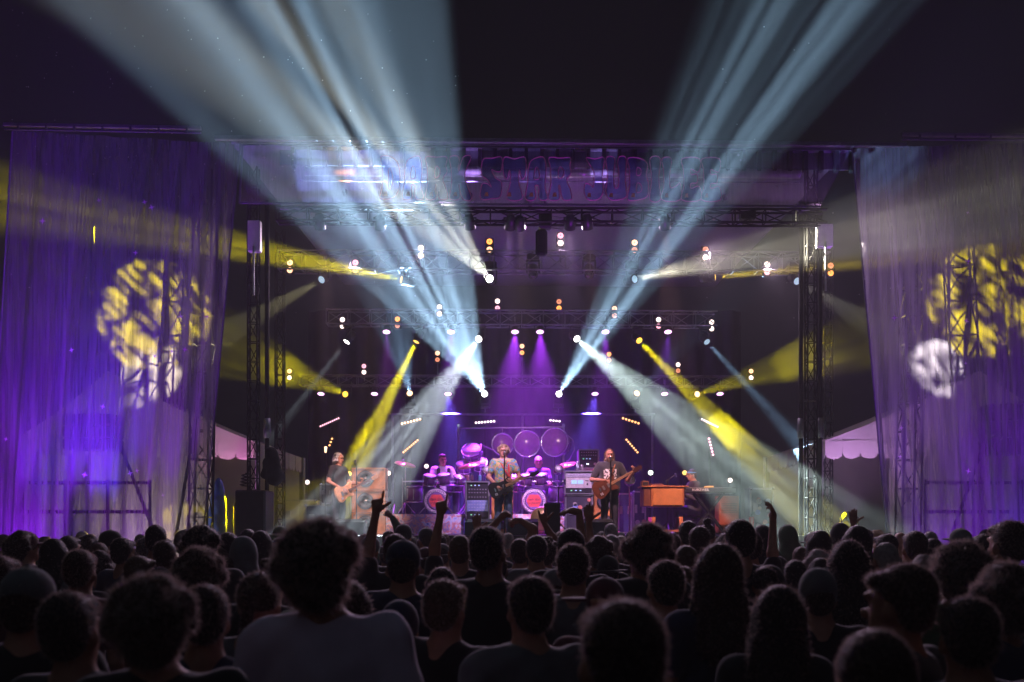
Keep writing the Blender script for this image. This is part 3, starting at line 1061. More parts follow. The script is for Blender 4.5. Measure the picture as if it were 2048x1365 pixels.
ordm = ['leftmost', 'second', 'third', 'fourth', 'fifth', 'rightmost']
PU, BV = (.42, .04, 1.0), (.16, .08, 1.0)
for i, px in enumerate((773, 902, 1030, 1080, 1211, 1336)):
    bm_ = {2: (P(1015, 960, 22.6), 23, 17000, PU), 3: (P(1090, 960, 22.6), 23, 17000, PU), 0: (P(790, 980, 22), 16, 3000, (.55, .06, 1)), 1: (P(900, 990, 22.2), 17, 7500, PU),
           4: (P(1200, 990, 22), 17, 7500, PU), 5: (P(1310, 990, 21.5), 16, 4500, (.35, .06, 1))}[i]
    wash(px, 663, YB, '%s of the six downward wash lamps on the middle truss, counted from the left' % ordm[i], bm_)
for i, px in enumerate((642, 749, 896, 1190, 1329, 1440)):
    bm_ = {2: (P(920, 960, 26), 26, 13000, BV), 3: (P(1160, 960, 26), 26, 13000, BV)}.get(i)
    wash(px, 787, YC, '%s of the six downward wash lamps on the rear truss, counted from the left' % ordm[i], bm_)


# --- two-cell audience lights
def blinder(px, y0, y1, Y, c0, c1, label, hang):
    a, b = P(px, y0, Y), P(px, y1, Y)
    m = (a + b) / 2
    t = thing('twin_audience_light', label, 'audience light', m, 'twin audience lights on the trusses')
    r = .062 if Y < 22 else .06
    MB().bevbox(m + Vector((0, .05, 0)), (.17, .1, (a.z - b.z) + .17), .02).build('housing', head_m, t)
    for c, mt in ((a, c0), (b, c1)):
        ce = MB().lathe([(r + .012, 0), (r + .012, .02), (r, .02), (r, .008)], c, (0, -1, 0), 16).build('cell', head_m, t, True)
        MB().lathe([(r * .98, .012), (r * .5, .022), (0, .025)], c, (0, -1, 0), 16).build('lens', mt, ce, True)
        MB().bar(c + Vector((-r * .5, -.027, 0)), c + Vector((r * .5, -.027, 0)), .006).bar(c + Vector((0, -.027, -r * .5)), c + Vector((0, -.027, r * .5)), .006).build('cross_wire', M('warm_wire', (.35, .12, .06), .6), ce)
    if px in (711, 842, 1121, 1411, 1534):     # spots added on these only, to rim-light the crowd
        spot(t, m + Vector((0, -.06, 0)), Vector((m.x * 1.2, 8.6, 1.5)), 34, 1050, (.95, .66, .95), None, .8, .08)
    q = P(px, hang, Y)
    MB().cyl(m + Vector((0, .08, 0)), (m.x, m.y + .08, q.z), .018, n=6).build('hanger', dalu, t)
    return t


bo, bw, bp, bk = EM('cell_orange', (1, .36, .07), 2.4), EM('cell_white', (1, .78, .72), 2.6), EM('cell_peach', (1, .52, .30), 2.4), EM('cell_pink', (1, .42, .55), 2.0)
bd = EM('cell_dim_orange', (1, .34, .16), 1.2)
rowA = [(580, 526, 541, bp, bp), (711, 526, 541, bk, bd), (842, 497, 512, bw, bp), (979, 484, 500, bo, bp), (1121, 472, 487, bk, bw), (1269, 486, 501, bp, bd), (1411, 500, 516, bd, bw), (1534, 530, 545, bw, bk), (1661, 532, 547, bd, bo)]
rowB = [(685, 640, 653, bw, bw), (795, 639, 652, bo, bd), (879, 615, 628, bw, bp), (995, 603, 617, bw, bk), (1118, 604, 617, bd, bo), (1229, 618, 632, bp, bd), (1317, 640, 653, bw, bk), (1423, 645, 658, bw, bw)]
rowC = [(579, 743, 756, bp, bw), (728, 733, 745, bk, bw), (875, 707, 720, bp, bd), (1044, 693, 706, bp, bo), (1218, 709, 721, bo, bd), (1356, 730, 742, bw, bd), (1502, 743, 756, bp, bw)]
onum = ['first', 'second', 'third', 'fourth', 'fifth', 'sixth', 'seventh', 'eighth', 'ninth']
for nm, row, Y, hang in (('highest row', rowA, YA, 524), ('middle row', rowB, YB, 638), ('lowest row', rowC, YC, 762)):
    for i, (px, y0, y1, c0, c1) in enumerate(row):
        blinder(px, y0, y1, Y, c0, c1, '%s from left in the %s of twin round audience lights' % (onum[i], nm), hang)


# --- LED battens on stands at the back
def batten(p0, p1, n, em, label, Y=26.4):
    a, b = P(*p0, Y), P(*p1, Y)
    m = (a + b) / 2
    t = thing('light_batten', label, 'light batten', (m.x, Y + .06, DECK), 'light battens at the back of the stage')
    d = (b - a).normalized()
    MB().bar(a - d * .06 + Vector((0, .05, 0)), b + d * .06 + Vector((0, .05, 0)), .08, .1).build('housing', head_m, t)
    L = (b - a).length
    r = min(.042, L / n * .42)
    for i in range(n):
        c = a.lerp(b, i / max(1, n - 1))
        MB().lathe([(r, 0), (r * .8, .02), (0, .028)], c, (0, -1, 0), 10).build('lamp', em, t, True)
    MB().cyl((m.x, Y + .1, DECK), m + Vector((0, .1, 0)), .02, n=8).build('stand', black, t)
    MB().cyl((m.x, Y + .1, DECK), (m.x, Y + .1, DECK + .03), .2, n=12).build('base', black, t)


lo_, lk, lw = EM('batten_orange', (1, .42, .14), 3), EM('batten_pink', (1, .45, .6), 3), EM('batten_white', (1, .75, .85), 4)
for p0, p1, n, e, lab in (((641, 853), (677, 837), 10, lk, 'slanting pink batten at the far left behind the bass player'), ((804, 848), (840, 839), 7, EM('batten_peach', (1, .6, .35), 3.5), 'peach batten tilted slightly up above the left drum kit'),
                          ((952, 846), (988, 843), 7, lw, 'level white batten above the centre guitarist'), ((1101, 841), (1119, 843), 4, lw, 'short white batten above the hanging drums'),
                          ((1246, 837), (1277, 847), 6, lo_, 'orange batten tilted down right above the right guitarist'), ((1404, 839), (1435, 854), 8, lw, 'thin white batten in the pale beam at right'),
                          ((659, 891), (664, 878), 3, lo_, 'very short orange batten above the bass player'), ((807, 905), (835, 881), 8, lo_, 'steep orange batten left of the left drummer'),
                          ((1253, 880), (1275, 905), 7, lo_, 'steep orange batten right of the right guitarist'), ((1418, 878), (1426, 910), 6, lk, 'nearly upright pink batten above the keyboard player')):
    batten(p0, p1, n, e, lab)


# --- small lamps standing on the stage
def floor_lamp(px, py, Y, lens, label, r=.075, beam=None):
    c = P(px, py, Y)
    t = thing('floor_lamp', label, 'stage lamp', (c.x, Y, DECK), 'lamps on low stands on the stage')
    hd = MB().lathe([(0, -.2), (.06, -.19), (r, -.08), (r + .015, 0), (r + .015, .02), (r, .02)], c, (0, -1, 0), 16).build('housing', head_m, t, True)
    MB().lathe([(r, .01), (r * .6, .025), (0, .03)], c, (0, -1, 0), 16).build('lens', lens, hd, True)
    MB().cyl((c.x, Y + .1, DECK), c + Vector((0, .1, 0)), .02, n=8).build('pole', black, t)
    for k in range(3):
        an = k * 2.094 + .5
        MB().bar((c.x, Y + .1, DECK + .22), (c.x + .25 * math.cos(an), Y + .1 + .25 * math.sin(an), DECK + .01), .02).build('leg', black, t)
    if beam:
        spot(t, c + Vector((0, -.05, 0)), beam[0], *beam[1:])


for px, py, Y, ln, lab, bm_ in ((615, 965, 24, bw, 'white floor lamp far left behind the bass player', None),
                                (699, 948, 23.5, EM('lens_deep_yellow', (1, .62, .12), 2), 'yellow floor lamp at the bass player\'s chest', (P(520, 1030, 19.0), 6, 6000, YE, ('ray', 3, .42, .15, 6))), (777, 947, 24, bw, 'white floor lamp just right of the bass cabinets', None),
                                (853, 933, 25, bw, 'white floor lamp left of the left drummer', None), (1301, 946, 24, EM('lens_cool', (.85, 1, .85), 8), 'greenish white floor lamp between guitarist and organ', None),
                                (1369, 946, 23.5, MATS['lens_deep_yellow'], 'yellow floor lamp at the keyboard player\'s face', None), (1460, 961, 24, bw, 'white floor lamp above the right end of the keyboard', None)):
    floor_lamp(px, py, Y, ln, lab, .075, bm_)


# --- front wash: pars on the front truss, aimed back at the band
def par(px, tgt, half, watts, col, label):
    c = P(px, 452, yf)
    t = thing('par_can', label, 'stage lamp', c, 'par cans on the front truss')
    d = (Vector(tgt) - c).normalized()
    MB().lathe([(0, -.2), (.06, -.2), (.085, -.12), (.095, .05), (.085, .05)], c, d, 14).build('can', head_m, t, True)
    MB().bar(c + Vector((-.1, 0, 0)), c + Vector((-.1, 0, .13)), .018).bar(c + Vector((.1, 0, 0)), c + Vector((.1, 0, .13)), .018).bar(c + Vector((-.11, 0, .13)), c + Vector((.11, 0, .13)), .025).build('bracket', head_m, t)
    spot(t, c + d * .08, tgt, half, watts, col, None, .7)


PK = (1, .42, .62)
for px, tg, half, wt, col, lab in ((640, P(680, 985, 20), 8, 2600, (1, .6, .62), 'par can at the left end of the front truss'), (760, P(740, 1000, 21.5), 10, 1700, (1, .55, .42), 'par can second from left on the front truss'),
                                   (940, P(1005, 970, 20), 8, 900, (.95, .62, .78), 'par can left of the hoist on the front truss'), (1020, P(980, 980, 21.6), 14, 2200, (.8, .45, 1), 'par can just left of the hoist on the front truss'),
                                   (1175, P(1215, 975, 20), 8, 2100, (1, .5, .55), 'par can just right of the hoist on the front truss'), (1330, P(1362, 985, 20.3), 11, 2600, (1, .5, .48), 'par can over the organ on the front truss'),
                                   (1140, P(1130, 1000, 21.3), 13, 2200, (.8, .45, 1), 'par can right below the banner middle on the front truss'), (1040, P(1058, 895, 24), 8, 2600, (1, .62, .62), 'par can hidden beside the hoist on the front truss')):
    par(px, tg, half, wt, col, lab)


# --- little lamps on the roof pipes, lighting fascia and round beam
def nook(px, py, tx, ty, half, watts, col, label):
    c = P(px, py, YR + .12)
    t = thing('fascia_lamp', label, 'stage lamp', c, 'little lamps behind the banner')
    tg = P(tx, ty, YR + .43)
    d = (tg - c).normalized()
    MB().lathe([(0, -.08), (.035, -.07), (.045, .03), (.04, .03)], c, d, 10).build('can', head_m, t)
    MB().cyl(c + Vector((0, .05, 0)), c + Vector((0, .18, -.02)), .01, n=6).build('arm', black, t)
    spot(t, c + d * .04, tg, half, watts, col, None, .6)


nook(690, 385, 690, 335, 26, 42, (1, .36, .08), 'little orange lamp behind the left part of the banner')
nook(940, 392, 940, 335, 26, 48, (.46, .25, 1), 'little violet lamp behind the letters left of the middle')
nook(1200, 392, 1205, 340, 26, 48, (.42, .28, 1), 'little blue lamp behind the letters right of the middle')
nook(1450, 395, 1450, 380, 30, 5, (1, .25, .1), 'little red lamp behind the right part of the banner')
nook(1060, 405, 1060, 315, 50, 14, (.3, .2, 1), 'little blue lamp behind the middle of the banner')


# --- floodlights on the ground washing scrims and banner
def flood(x, y, z, tgt, half, watts, col, label):
    c = Vector((x, y, z))
    t = thing('ground_flood', label, 'floodlight', (x, y, 0), 'floodlights at the foot of the scrims')
    d = (Vector(tgt) - c).normalized()
    MB().lathe([(0, -.14), (.1, -.12), (.13, .02), (.12, .02)], c, d, 12).build('can', head_m, t, True)
    MB().bar((x - .15, y, 0), (x - .15, y, z), .02).bar((x + .15, y, 0), (x + .15, y, z), .02).bar((x - .16, y, .012), (x + .16, y, .012), .06, .02).build('stand', black, t)
    spot(t, c + d * .05, tgt, half, watts, col, None, 1.0)


VI, UV = (.34, .015, 1.0), (.10, .03, 1.0)
for i, (x, tx, ty, wt) in enumerate(((-8.2, 80, 360, 3600), (-7.0, 230, 340, 3400), (-6.0, 390, 400, 2600))):
    flood(x, 15.35, .25, P(tx, ty, 16.5), 15, wt, VI, '%s of the three violet floodlights before the left scrim' % ('outer', 'middle', 'inner')[i])
for i, (x, tx, ty, wt) in enumerate(((6.4, 1760, 380, 1300), (7.5, 1900, 420, 1200), (8.6, 2040, 420, 1700))):
    flood(x, 15.35, .25, P(tx, ty, 16.5), 15, wt, VI, '%s of the three violet floodlights before the right scrim' % ('inner', 'middle', 'outer')[i])
flood(-7.9, 15.5, .25, P(60, 820, 16.7), 32, 1300, VI, 'low violet floodlight at the outer foot of the left scrim')
flood(-7.7, 15.0, .25, P(130, 600, 16.6), 17, 5200, UV, 'outer blue floodlight before the left scrim')
flood(-6.9, 15.0, .25, P(250, 620, 16.6), 15, 4200, UV, 'inner blue floodlight before the left scrim')
flood(-6.4, 15.5, .25, P(330, 820, 16.8), 30, 300, (.5, .05, 1), 'low violet floodlight at the inner foot of the left scrim')
flood(8.2, 15.5, .25, P(2040, 820, 16.7), 30, 600, (.25, .06, 1), 'low blue floodlight at the outer foot of the right scrim')
flood(7.1, 15.5, .25, P(1880, 820, 16.8), 32, 420, VI, 'low violet floodlight at the middle foot of the right scrim')
flood(-3.4, 15.2, .25, P(760, 350, 16.4), 20, 600, (.4, .03, .9), 'violet floodlight below the left half of the banner')
flood(3.0, 15.2, .25, P(1200, 350, 16.4), 22, 1300, (.5, .03, 1), 'violet floodlight below the right half of the banner')
# lamps added between scrims and tents to brighten the canvas
flood(-6.2, 17.6, .3, P(300, 900, 18.9), 60, 300, (.95, .74, .72), 'pale light added behind the left scrim to brighten the tent')
flood(6.9, 17.6, .3, P(1830, 900, 18.9), 60, 110, (.85, .65, .9), 'pale light added behind the right scrim to brighten the tent')
flood(-4.9, 18.0, 2.2, P(480, 880, 19.2), 40, 110, (1, .3, .8), 'small pink lamp shining up at the left tent\'s corner')
flood(5.9, 17.4, 2.0, P(1720, 840, 19.2), 44, 260, (.75, .35, 1), 'small violet lamp shining up at the right tent\'s corner')


# ================================================================== PEOPLE: body, clothes and hair
def V3(*a):
    return np.array(a, float)


def unit(a):
    return a / (np.linalg.norm(a) + 1e-9)


def hand_prims(w_, d, n, s, curls, k=.008):
    """wrist, finger direction, palm side, thumb side, curl of thumb..little finger"""
    d, n, s = unit(d), unit(n), unit(s)
    out = [rc(w_, w_ + d * .05, .026, .03, .012), rc(w_ + d * .045 + s * .012, w_ + d * .07 - s * .014, .025, .023, .012)]
    offs = (.034, .011, -.012, -.033)
    lens = (.074, .082, .076, .06)
    for i in range(4):
        kn = w_ + d * (.096 - .006 * abs(i - 1)) + s * offs[i]
        out.append(rc(w_ + d * .03 + s * offs[i] * .5, kn, .015, .0125, .012))
        p, dirv = kn, d + s * (offs[i] * 1.6)
        an = 0
        for q in (.45, .31, .24):
            an += curls[i + 1] * 1.25
            dv = unit(unit(dirv) * math.cos(an) + n * math.sin(an))
            p2 = p + dv * lens[i] * q
            out.append(rc(p, p2, .0105, .0088, k))
            p = p2
    p = w_ + d * .03 + s * .026
    dirv = unit(s * .8 + d * .75)
    an = 0
    for q in (.04, .034, .026):
        an += curls[0] * .7
        dv = unit(dirv * math.cos(an) + unit(n * .8 - s * .6 + d * .2) * math.sin(an))
        p2 = p + dv * q
        out.append(rc(p, p2, .0135, .0105, k))
        p = p2
    return out


def body_prims(girth=1., arms=None, sit=False, sleeve=.55, female=False, coat=0., yaw=0., tilt=0.):
    """standing 1.75 m, facing +Y; returns prims for skin, shirt, trousers, shoes and a head transform"""
    g_ = girth
    cyw, syw = math.cos(yaw), math.sin(yaw)

    def H(x, y, z):
        x, y = x, y + tilt * (z - 1.5)
        return (x * cyw - y * syw, x * syw + y * cyw, z - abs(tilt) * .02)
    sk, sh, tr, so = [], [], [], []
    sk += [el(H(0, -.012, 1.648), (.077, .096, .103)), el(H(0, .03, 1.58), (.056, .062, .064)), el(H(0, .108, 1.607), (.013, .02, .02), .015), el(H(0, .085, 1.665), (.05, .02, .014), .02),
           el(H(0, .07, 1.545), (.03, .025, .022), .02), el(H(.079, -.005, 1.612), (.011, .022, .032), .008), el(H(-.079, -.005, 1.612), (.011, .022, .032), .008),
           rc((0, -.012, 1.44), H(0, -.002, 1.57), .058, .055), rc((0, -.02, 1.42), (0, -.012, 1.5), .075, .06, .04)]
    sw = .165 if female else .185
    to = [el((0, 0, 1.29), (.165 * g_ ** .5, .108 * g_, .20), .05), el((0, .012 * g_, 1.08), (.148 * g_, .105 * g_, .19), .05), rc((-sw + .02, -.01, 1.415), (sw - .02, -.01, 1.415), .062, .062, .06),
          el((0, 0, .95), (.162 * g_ ** .6, .112 * g_ ** .8, .12), .05)]
    sk += [('e', p[1], p[2] * .93, 0, 0, p[5]) if p[0] == 'e' else p for p in to]
    sh += [('e', p[1], p[2] + .014 + coat, 0, 0, p[5]) if p[0] == 'e' else ('c', p[1], p[2], p[3] + .014 + coat, p[4] + .014 + coat, p[5]) for p in to]
    sh.append(rc((0, 0, .98), (0, 0, .90), .155 * g_ ** .6, .16 * g_ ** .6, .05))
    sh.append(el((0, 0, .92), (.172 * g_ ** .6, .122 * g_ ** .8, .09), .04))
    if not sit:
        for s in (-1, 1):
            kx = s * .105
            sk += [rc((s * .085, 0, .92), (kx, .02, .5), .082, .056), rc((kx, .02, .5), (s * .115, -.02, .1), .052, .038)]
            tr += [rc((s * .085, 0, .93), (kx, .02, .5), .10 * g_ ** .3, .073), rc((kx, .02, .5), (s * .115, -.02, .07), .072, .062)]
            so += [rc((s * .115, -.04, .045), (s * .125, .15, .035), .048, .04), el((s * .115, -.02, .08), (.05, .06, .05))]
        tr.append(el((0, 0, .93), (.17 * g_ ** .6, .12 * g_ ** .7, .12), .04))
    else:
        for s in (-1, 1):
            hp_, kn, an = (s * .09, 0, .90), (s * .17, .42, .92), (s * .17, .42, .46)
            sk += [rc(hp_, kn, .08, .056), rc(kn, an, .052, .038)]
            tr += [rc(hp_, kn, .10, .073), rc(kn, an, .072, .062)]
            so += [rc((s * .17, .4, .44), (s * .18, .58, .42), .048, .04)]
        tr.append(el((0, 0, .93), (.17 * g_ ** .6, .13, .11), .04))
    arms = arms or {}
    for nm, s in (('R', 1), ('L', -1)):
        a = arms.get(nm, {})
        shd = V3(s * (sw + .005) * g_ ** .3, -.01, 1.405)
        e = V3(*a.get('e', (s * .245 * g_ ** .5, -.03, 1.13)))
        w_ = V3(*a.get('w', (s * .255 * g_ ** .5, .07, .89)))
        fd = unit(w_ - e)
        d = unit(V3(*a['d'])) if 'd' in a else unit(fd + V3(0, 0, -.0))
        n = V3(*a['n']) if 'n' in a else V3(-s, .1, 0)
        n = unit(n - d * (n @ d))
        sd = V3(*a['s']) if 's' in a else np.cross(n, d) * s
        sd = unit(sd - d * (sd @ d) - n * (sd @ n))
        sk += [rc(shd, e, .052 * g_ ** .4, .041 * g_ ** .3), rc(e, w_, .041 * g_ ** .3, .027)]
        sk += hand_prims(w_ + fd * .01, d, n, sd, a.get('c', (.3, .35, .4, .45, .5)))
        if sleeve > 1:
            sh += [rc(shd, e, .072 * g_ ** .4, .058), rc(e, e + (w_ - e) * .93, .058, .044)]
        elif sleeve > 0:
            q = shd + (e - shd) * sleeve
            sh += [rc(shd, q, .074 * g_ ** .4, .068 * g_ ** .3, .035)]
    return sk, sh, tr, so, H


def hair_prims(style, H, rr):
    h = []
    if style == 'short':
        h = [el(H(0, -.036, 1.675), (.086, .098, .096), .02), el(H(0, -.06, 1.62), (.076, .06, .075), .02), el(H(0, .05, 1.715), (.06, .05, .03), .03)]
    elif style == 'crop':
        h = [el(H(0, -.022, 1.662), (.081, .098, .098), .02), el(H(0, -.062, 1.615), (.07, .05, .07), .02)]
    elif style in ('curly', 'bushy'):
        b = .018 if style == 'curly' else .028
        h = [el(H(0, -.05, 1.675), (.08 + b, .085 + b, .085 + b), .03), el(H(0, -.07, 1.60), (.07 + b, .05 + b, .07 + b), .03)]
        for _ in range(70):
            th, ph = rr.uniform(0, 6.283), rr.uniform(-.5, 1.5)
            r = .085 + b
            p = (r * math.cos(th) * math.cos(ph), -.045 + r * math.sin(th) * math.cos(ph) * 1.08, 1.645 + r * math.sin(ph))
            if p[1] > .06 and p[2] < 1.68:
                continue
            h.append(el(H(*p), [rr.uniform(.016, .04)] * 3, .012))
    elif style == 'long':
        h = [el(H(0, -.045, 1.675), (.088, .096, .10), .02), rc(H(.0, -.06, 1.65), H(0, -.085, 1.36), .085, .10, .03), rc(H(.06, -.03, 1.65), H(.085, -.03, 1.38), .045, .05, .03), rc(H(-.06, -.03, 1.65), H(-.085, -.03, 1.38), .045, .05, .03)]
        for i in range(9):
            x = -.1 + .025 * i
            h.append(rc(H(x * .8, -.09, 1.55), H(x * 1.15, -.12 + .01 * (i % 2), 1.33 - .03 * (i % 3)), .025, .014, .012))
    elif style == 'mane':
        h = [el(H(0, -.045, 1.68), (.096, .098, .10), .02), rc(H(.0, -.06, 1.65), H(0, -.08, 1.56), .09, .08, .03)]
        for _ in range(26):
            th = rr.uniform(2.6, 6.8)
            z = rr.uniform(1.56, 1.76)
            h.append(el(H(.1 * math.cos(th), -.03 + .1 * math.sin(th), z), [rr.uniform(.02, .035)] * 3, .014))
    elif style == 'pony':
        h = [el(H(0, -.02, 1.668), (.085, .102, .097), .02), el(H(0, -.125, 1.67), (.03, .03, .03), .015), rc(H(0, -.14, 1.67), H(0, -.16, 1.45), .028, .018, .02)]
    elif style == 'bun':
        h = [el(H(0, -.02, 1.668), (.085, .102, .097), .02), el(H(0, -.06, 1.785), (.042, .042, .036), .012)]
    return h


def cap_parts(kind, H):
    """(part name, prims) of headwear"""
    if kind in ('cap', 'cap_back', 'cap_side'):
        cr = [el(H(0, -.012, 1.69), (.088, .106, .085), .02), rc(H(0, -.012, 1.655), H(0, -.012, 1.66), .088, .088, .02), el(H(0, -.012, 1.776), (.01, .01, .008), .004)]
        d = {'cap': (0, 1), 'cap_back': (0, -1), 'cap_side': (1, .1)}[kind]
        br = [el(H(d[0] * .13 - .025 * d[1], -.01 + d[1] * .13, 1.668 + .0), (.07 + .01 * abs(d[0]), .07, .009), .01), el(H(d[0] * .13 + .025 * d[1], -.01 + d[1] * .13, 1.668), (.07 + .01 * abs(d[0]), .07, .009), .01)]
        return [('cap_crown', cr), ('cap_brim', br)]
    if kind == 'hat':
        return [('hat_crown', [el(H(0, -.012, 1.70), (.09, .105, .085), .02), rc(H(0, -.012, 1.65), H(0, -.012, 1.70), .09, .088, .02)]), ('hat_brim', [el(H(0, -.012, 1.655), (.18, .19, .012), .01)])]
    if kind == 'cone_hat':
        return [('hat_crown', [el(H(0, -.012, 1.69), (.09, .105, .095), .02)]), ('hat_brim', [el(H(0, -.012, 1.64), (.20, .20, .05), .02)])]
    if kind == 'beanie':
        return [('beanie', [el(H(0, -.015, 1.685), (.09, .107, .10), .02), rc(H(0, -.012, 1.64), H(0, -.014, 1.66), .089, .091, .015)])]
    if kind == 'hood':
        return [('hood', [el(H(0, -.02, 1.665), (.105, .118, .125), .03), rc(H(0, -.05, 1.6), H(0, -.05, 1.44), .10, .14, .05)])]
    return []


skin_m = M('skin', (.42, .20, .13), .55, 0, .12, 20, spec=.4)
skin_dk = M('skin_tanned', (.30, .14, .085), .55, 0, .12, 20, spec=.4)


def hair_mat(name, col):
    return M(name, col, .5, 0, .3, 40, .6, 160, trans=.25)


hair_bk = hair_mat('hair_black', (.012, .010, .009))
hair_br = hair_mat('hair_brown', (.045, .022, .012))
hair_lb = hair_mat('hair_light_brown', (.12, .07, .035))
hair_gy = hair_mat('hair_grey', (.38, .36, .36))
hair_bl = hair_mat('hair_blond', (.42, .28, .12))


def strands(me, n, ln, seed, curl=.4):
    """loose hairs standing off a hair mesh, added to it"""
    rr = np.random.RandomState(seed)
    nv = len(me.vertices)
    co = np.empty(nv * 3)
    me.vertices.foreach_get('co', co)
    co = co.reshape(-1, 3)
    no = np.empty(nv * 3)
    me.vertices.foreach_get('normal', no)
    no = no.reshape(-1, 3)
    ix = rr.randint(0, nv, n)
    p = co[ix]
    d = no[ix] + rr.normal(0, curl, (n, 3))
    d /= np.linalg.norm(d, axis=1)[:, None]
    L = ln * rr.uniform(.3, 1.2, n)[:, None]
    side = np.cross(d, rr.normal(0, 1, (n, 3)))
    side /= np.linalg.norm(side, axis=1)[:, None]
    wd = .0011
    mid = p + d * L * .55 + rr.normal(0, .22, (n, 3)) * L
    tip = p + d * L * .8 + rr.normal(0, .45, (n, 3)) * L + np.array([0, 0, -.25]) * L
    Vn = np.concatenate([p - side * wd, p + side * wd, mid + side * wd * .7, mid - side * wd * .7, tip])
    q = np.arange(n)
    old = [tuple(pp.vertices) for pp in me.polygons]
    quads = np.stack([q, q + n, q + 2 * n, q + 3 * n], 1) + nv
    tris = np.stack([q + 3 * n, q + 2 * n, q + 4 * n], 1) + nv
    mt = [m_ for m_ in me.materials] + [M('pale_rim_hair', (.50, .38, .34), .4, 0, .2, 30, trans=.5)]  # backlit rim glow put into the colour: pale strands on any hair
    nold = len(old)
    new = bpy.data.meshes.new(me.name)
    new.from_pydata(np.concatenate([co, Vn]).tolist(), [], old + quads.tolist() + tris.tolist())
    new.polygons.foreach_set('use_smooth', [True] * len(new.polygons))
    for m_ in mt:
        new.materials.append(m_)
    mi = np.zeros(len(new.polygons), np.int32)
    mi[nold:] = 1
    new.polygons.foreach_set('material_index', mi)
    return new


def person(label, loc, rotz, height, skin=None, shirt=None, trouser=None, shoe=None, hair=None, hairm=None, head=None, headm=None, vox=.011, group=None, seed=1, extra=None, face=False, hairs=0, hair_len=.03, **kw):
    """one person with its own meshes"""
    rr = random.Random(seed)
    sk, sh, tr, so, H = body_prims(**kw)
    b = link_mesh('person', sdf_data('person', sk, vox, skin or skin_m))
    tag(b, label, 'person', group)
    link_mesh('shirt', sdf_data('shirt', sh, vox * 1.3, shirt, .0035, seed), b)
    link_mesh('trousers', sdf_data('trousers', tr, vox * 1.5, trouser or M('dark_denim', (.03, .035, .06), .85), .003, seed + 2), b)
    link_mesh('shoes', sdf_data('shoes', so, vox * 1.5, shoe or blk_plastic), b)
    if hair:
        me = sdf_data('hair', hair_prims(hair, H, rr), min(vox, .009), hairm or hair_br)
        if hairs:
            me = strands(me, hairs, hair_len, seed)
        link_mesh('hair', me, b)
    for nm, pr in (cap_parts(head, H) if head else []):
        link_mesh(nm, sdf_data(nm, pr, .008, headm or blk_cloth), b)
    if face:
        for s in (-1, 1):
            e = MB().ball(H(s * .031, .083, 1.638), (.014, .01, .009), 8, 6)
            o = obj('eye', e.v, e.f, M('eye_dark', (.02, .015, .012), .2), None, True)
            o.parent = b
        e = MB().ball(H(0, .098, 1.572), (.024, .008, .008 if face != 'sing' else .014), 8, 6)
        o = obj('mouth', e.v, e.f, M('mouth', (.12, .02, .02), .5), None, True)
        o.parent = b
    if extra:
        for nm, pr, mt in extra(H):
            link_mesh(nm, sdf_data(nm, pr, .008, mt), b)
    b.location = loc
    b.rotation_euler = (0, 0, rotz)
    s = height / 1.755
    b.scale = (s, s, s)
    return b


def print_shirt(name, base, ink, z0, z1, xw, sc_):
    """cloth with a flat chest print"""
    m = M(name, base, .85, 0, .2, 10, sheen=.2)
    nt = m.node_tree
    n, L = nt.nodes, nt.links
    tc = n.new('ShaderNodeTexCoord')
    sp = n.new('ShaderNodeSeparateXYZ')
    L.new(tc.outputs['Object'], sp.inputs[0])

    def rng(sock, a, b):
        g1 = n.new('ShaderNodeMath'); g1.operation = 'GREATER_THAN'; g1.inputs[1].default_value = a
        g2 = n.new('ShaderNodeMath'); g2.operation = 'LESS_THAN'; g2.inputs[1].default_value = b
        L.new(sock, g1.inputs[0]); L.new(sock, g2.inputs[0])
        mu = n.new('ShaderNodeMath'); mu.operation = 'MULTIPLY'
        L.new(g1.outputs[0], mu.inputs[0]); L.new(g2.outputs[0], mu.inputs[1])
        return mu.outputs[0]

    def mul(a, b):
        mu = n.new('ShaderNodeMath'); mu.operation = 'MULTIPLY'
        L.new(a, mu.inputs[0]); L.new(b, mu.inputs[1])
        return mu.outputs[0]
    k = mul(rng(sp.outputs[2], z0, z1), rng(sp.outputs[0], -xw, xw))
    k = mul(k, rng(sp.outputs[1], .02, 9))
    nz = n.new('ShaderNodeTexNoise')
    nz.inputs['Scale'].default_value = sc_
    mp = n.new('ShaderNodeMapping')
    mp.inputs['Scale'].default_value = (1, .01, .9)
    L.new(tc.outputs['Object'], mp.inputs[0]); L.new(mp.outputs[0], nz.inputs['Vector'])
    k = mul(k, rng(nz.outputs['Fac'], .47, 9))
    b = n['Principled BSDF']
    src = b.inputs['Base Color'].links[0].from_socket
    mx = n.new('ShaderNodeMix'); mx.data_type = 'RGBA'
    mx.inputs[7].default_value = (*ink, 1)
    L.new(src, mx.inputs[6]); L.new(k, mx.inputs[0])
    L.new(mx.outputs[2], b.inputs['Base Color'])
    return m


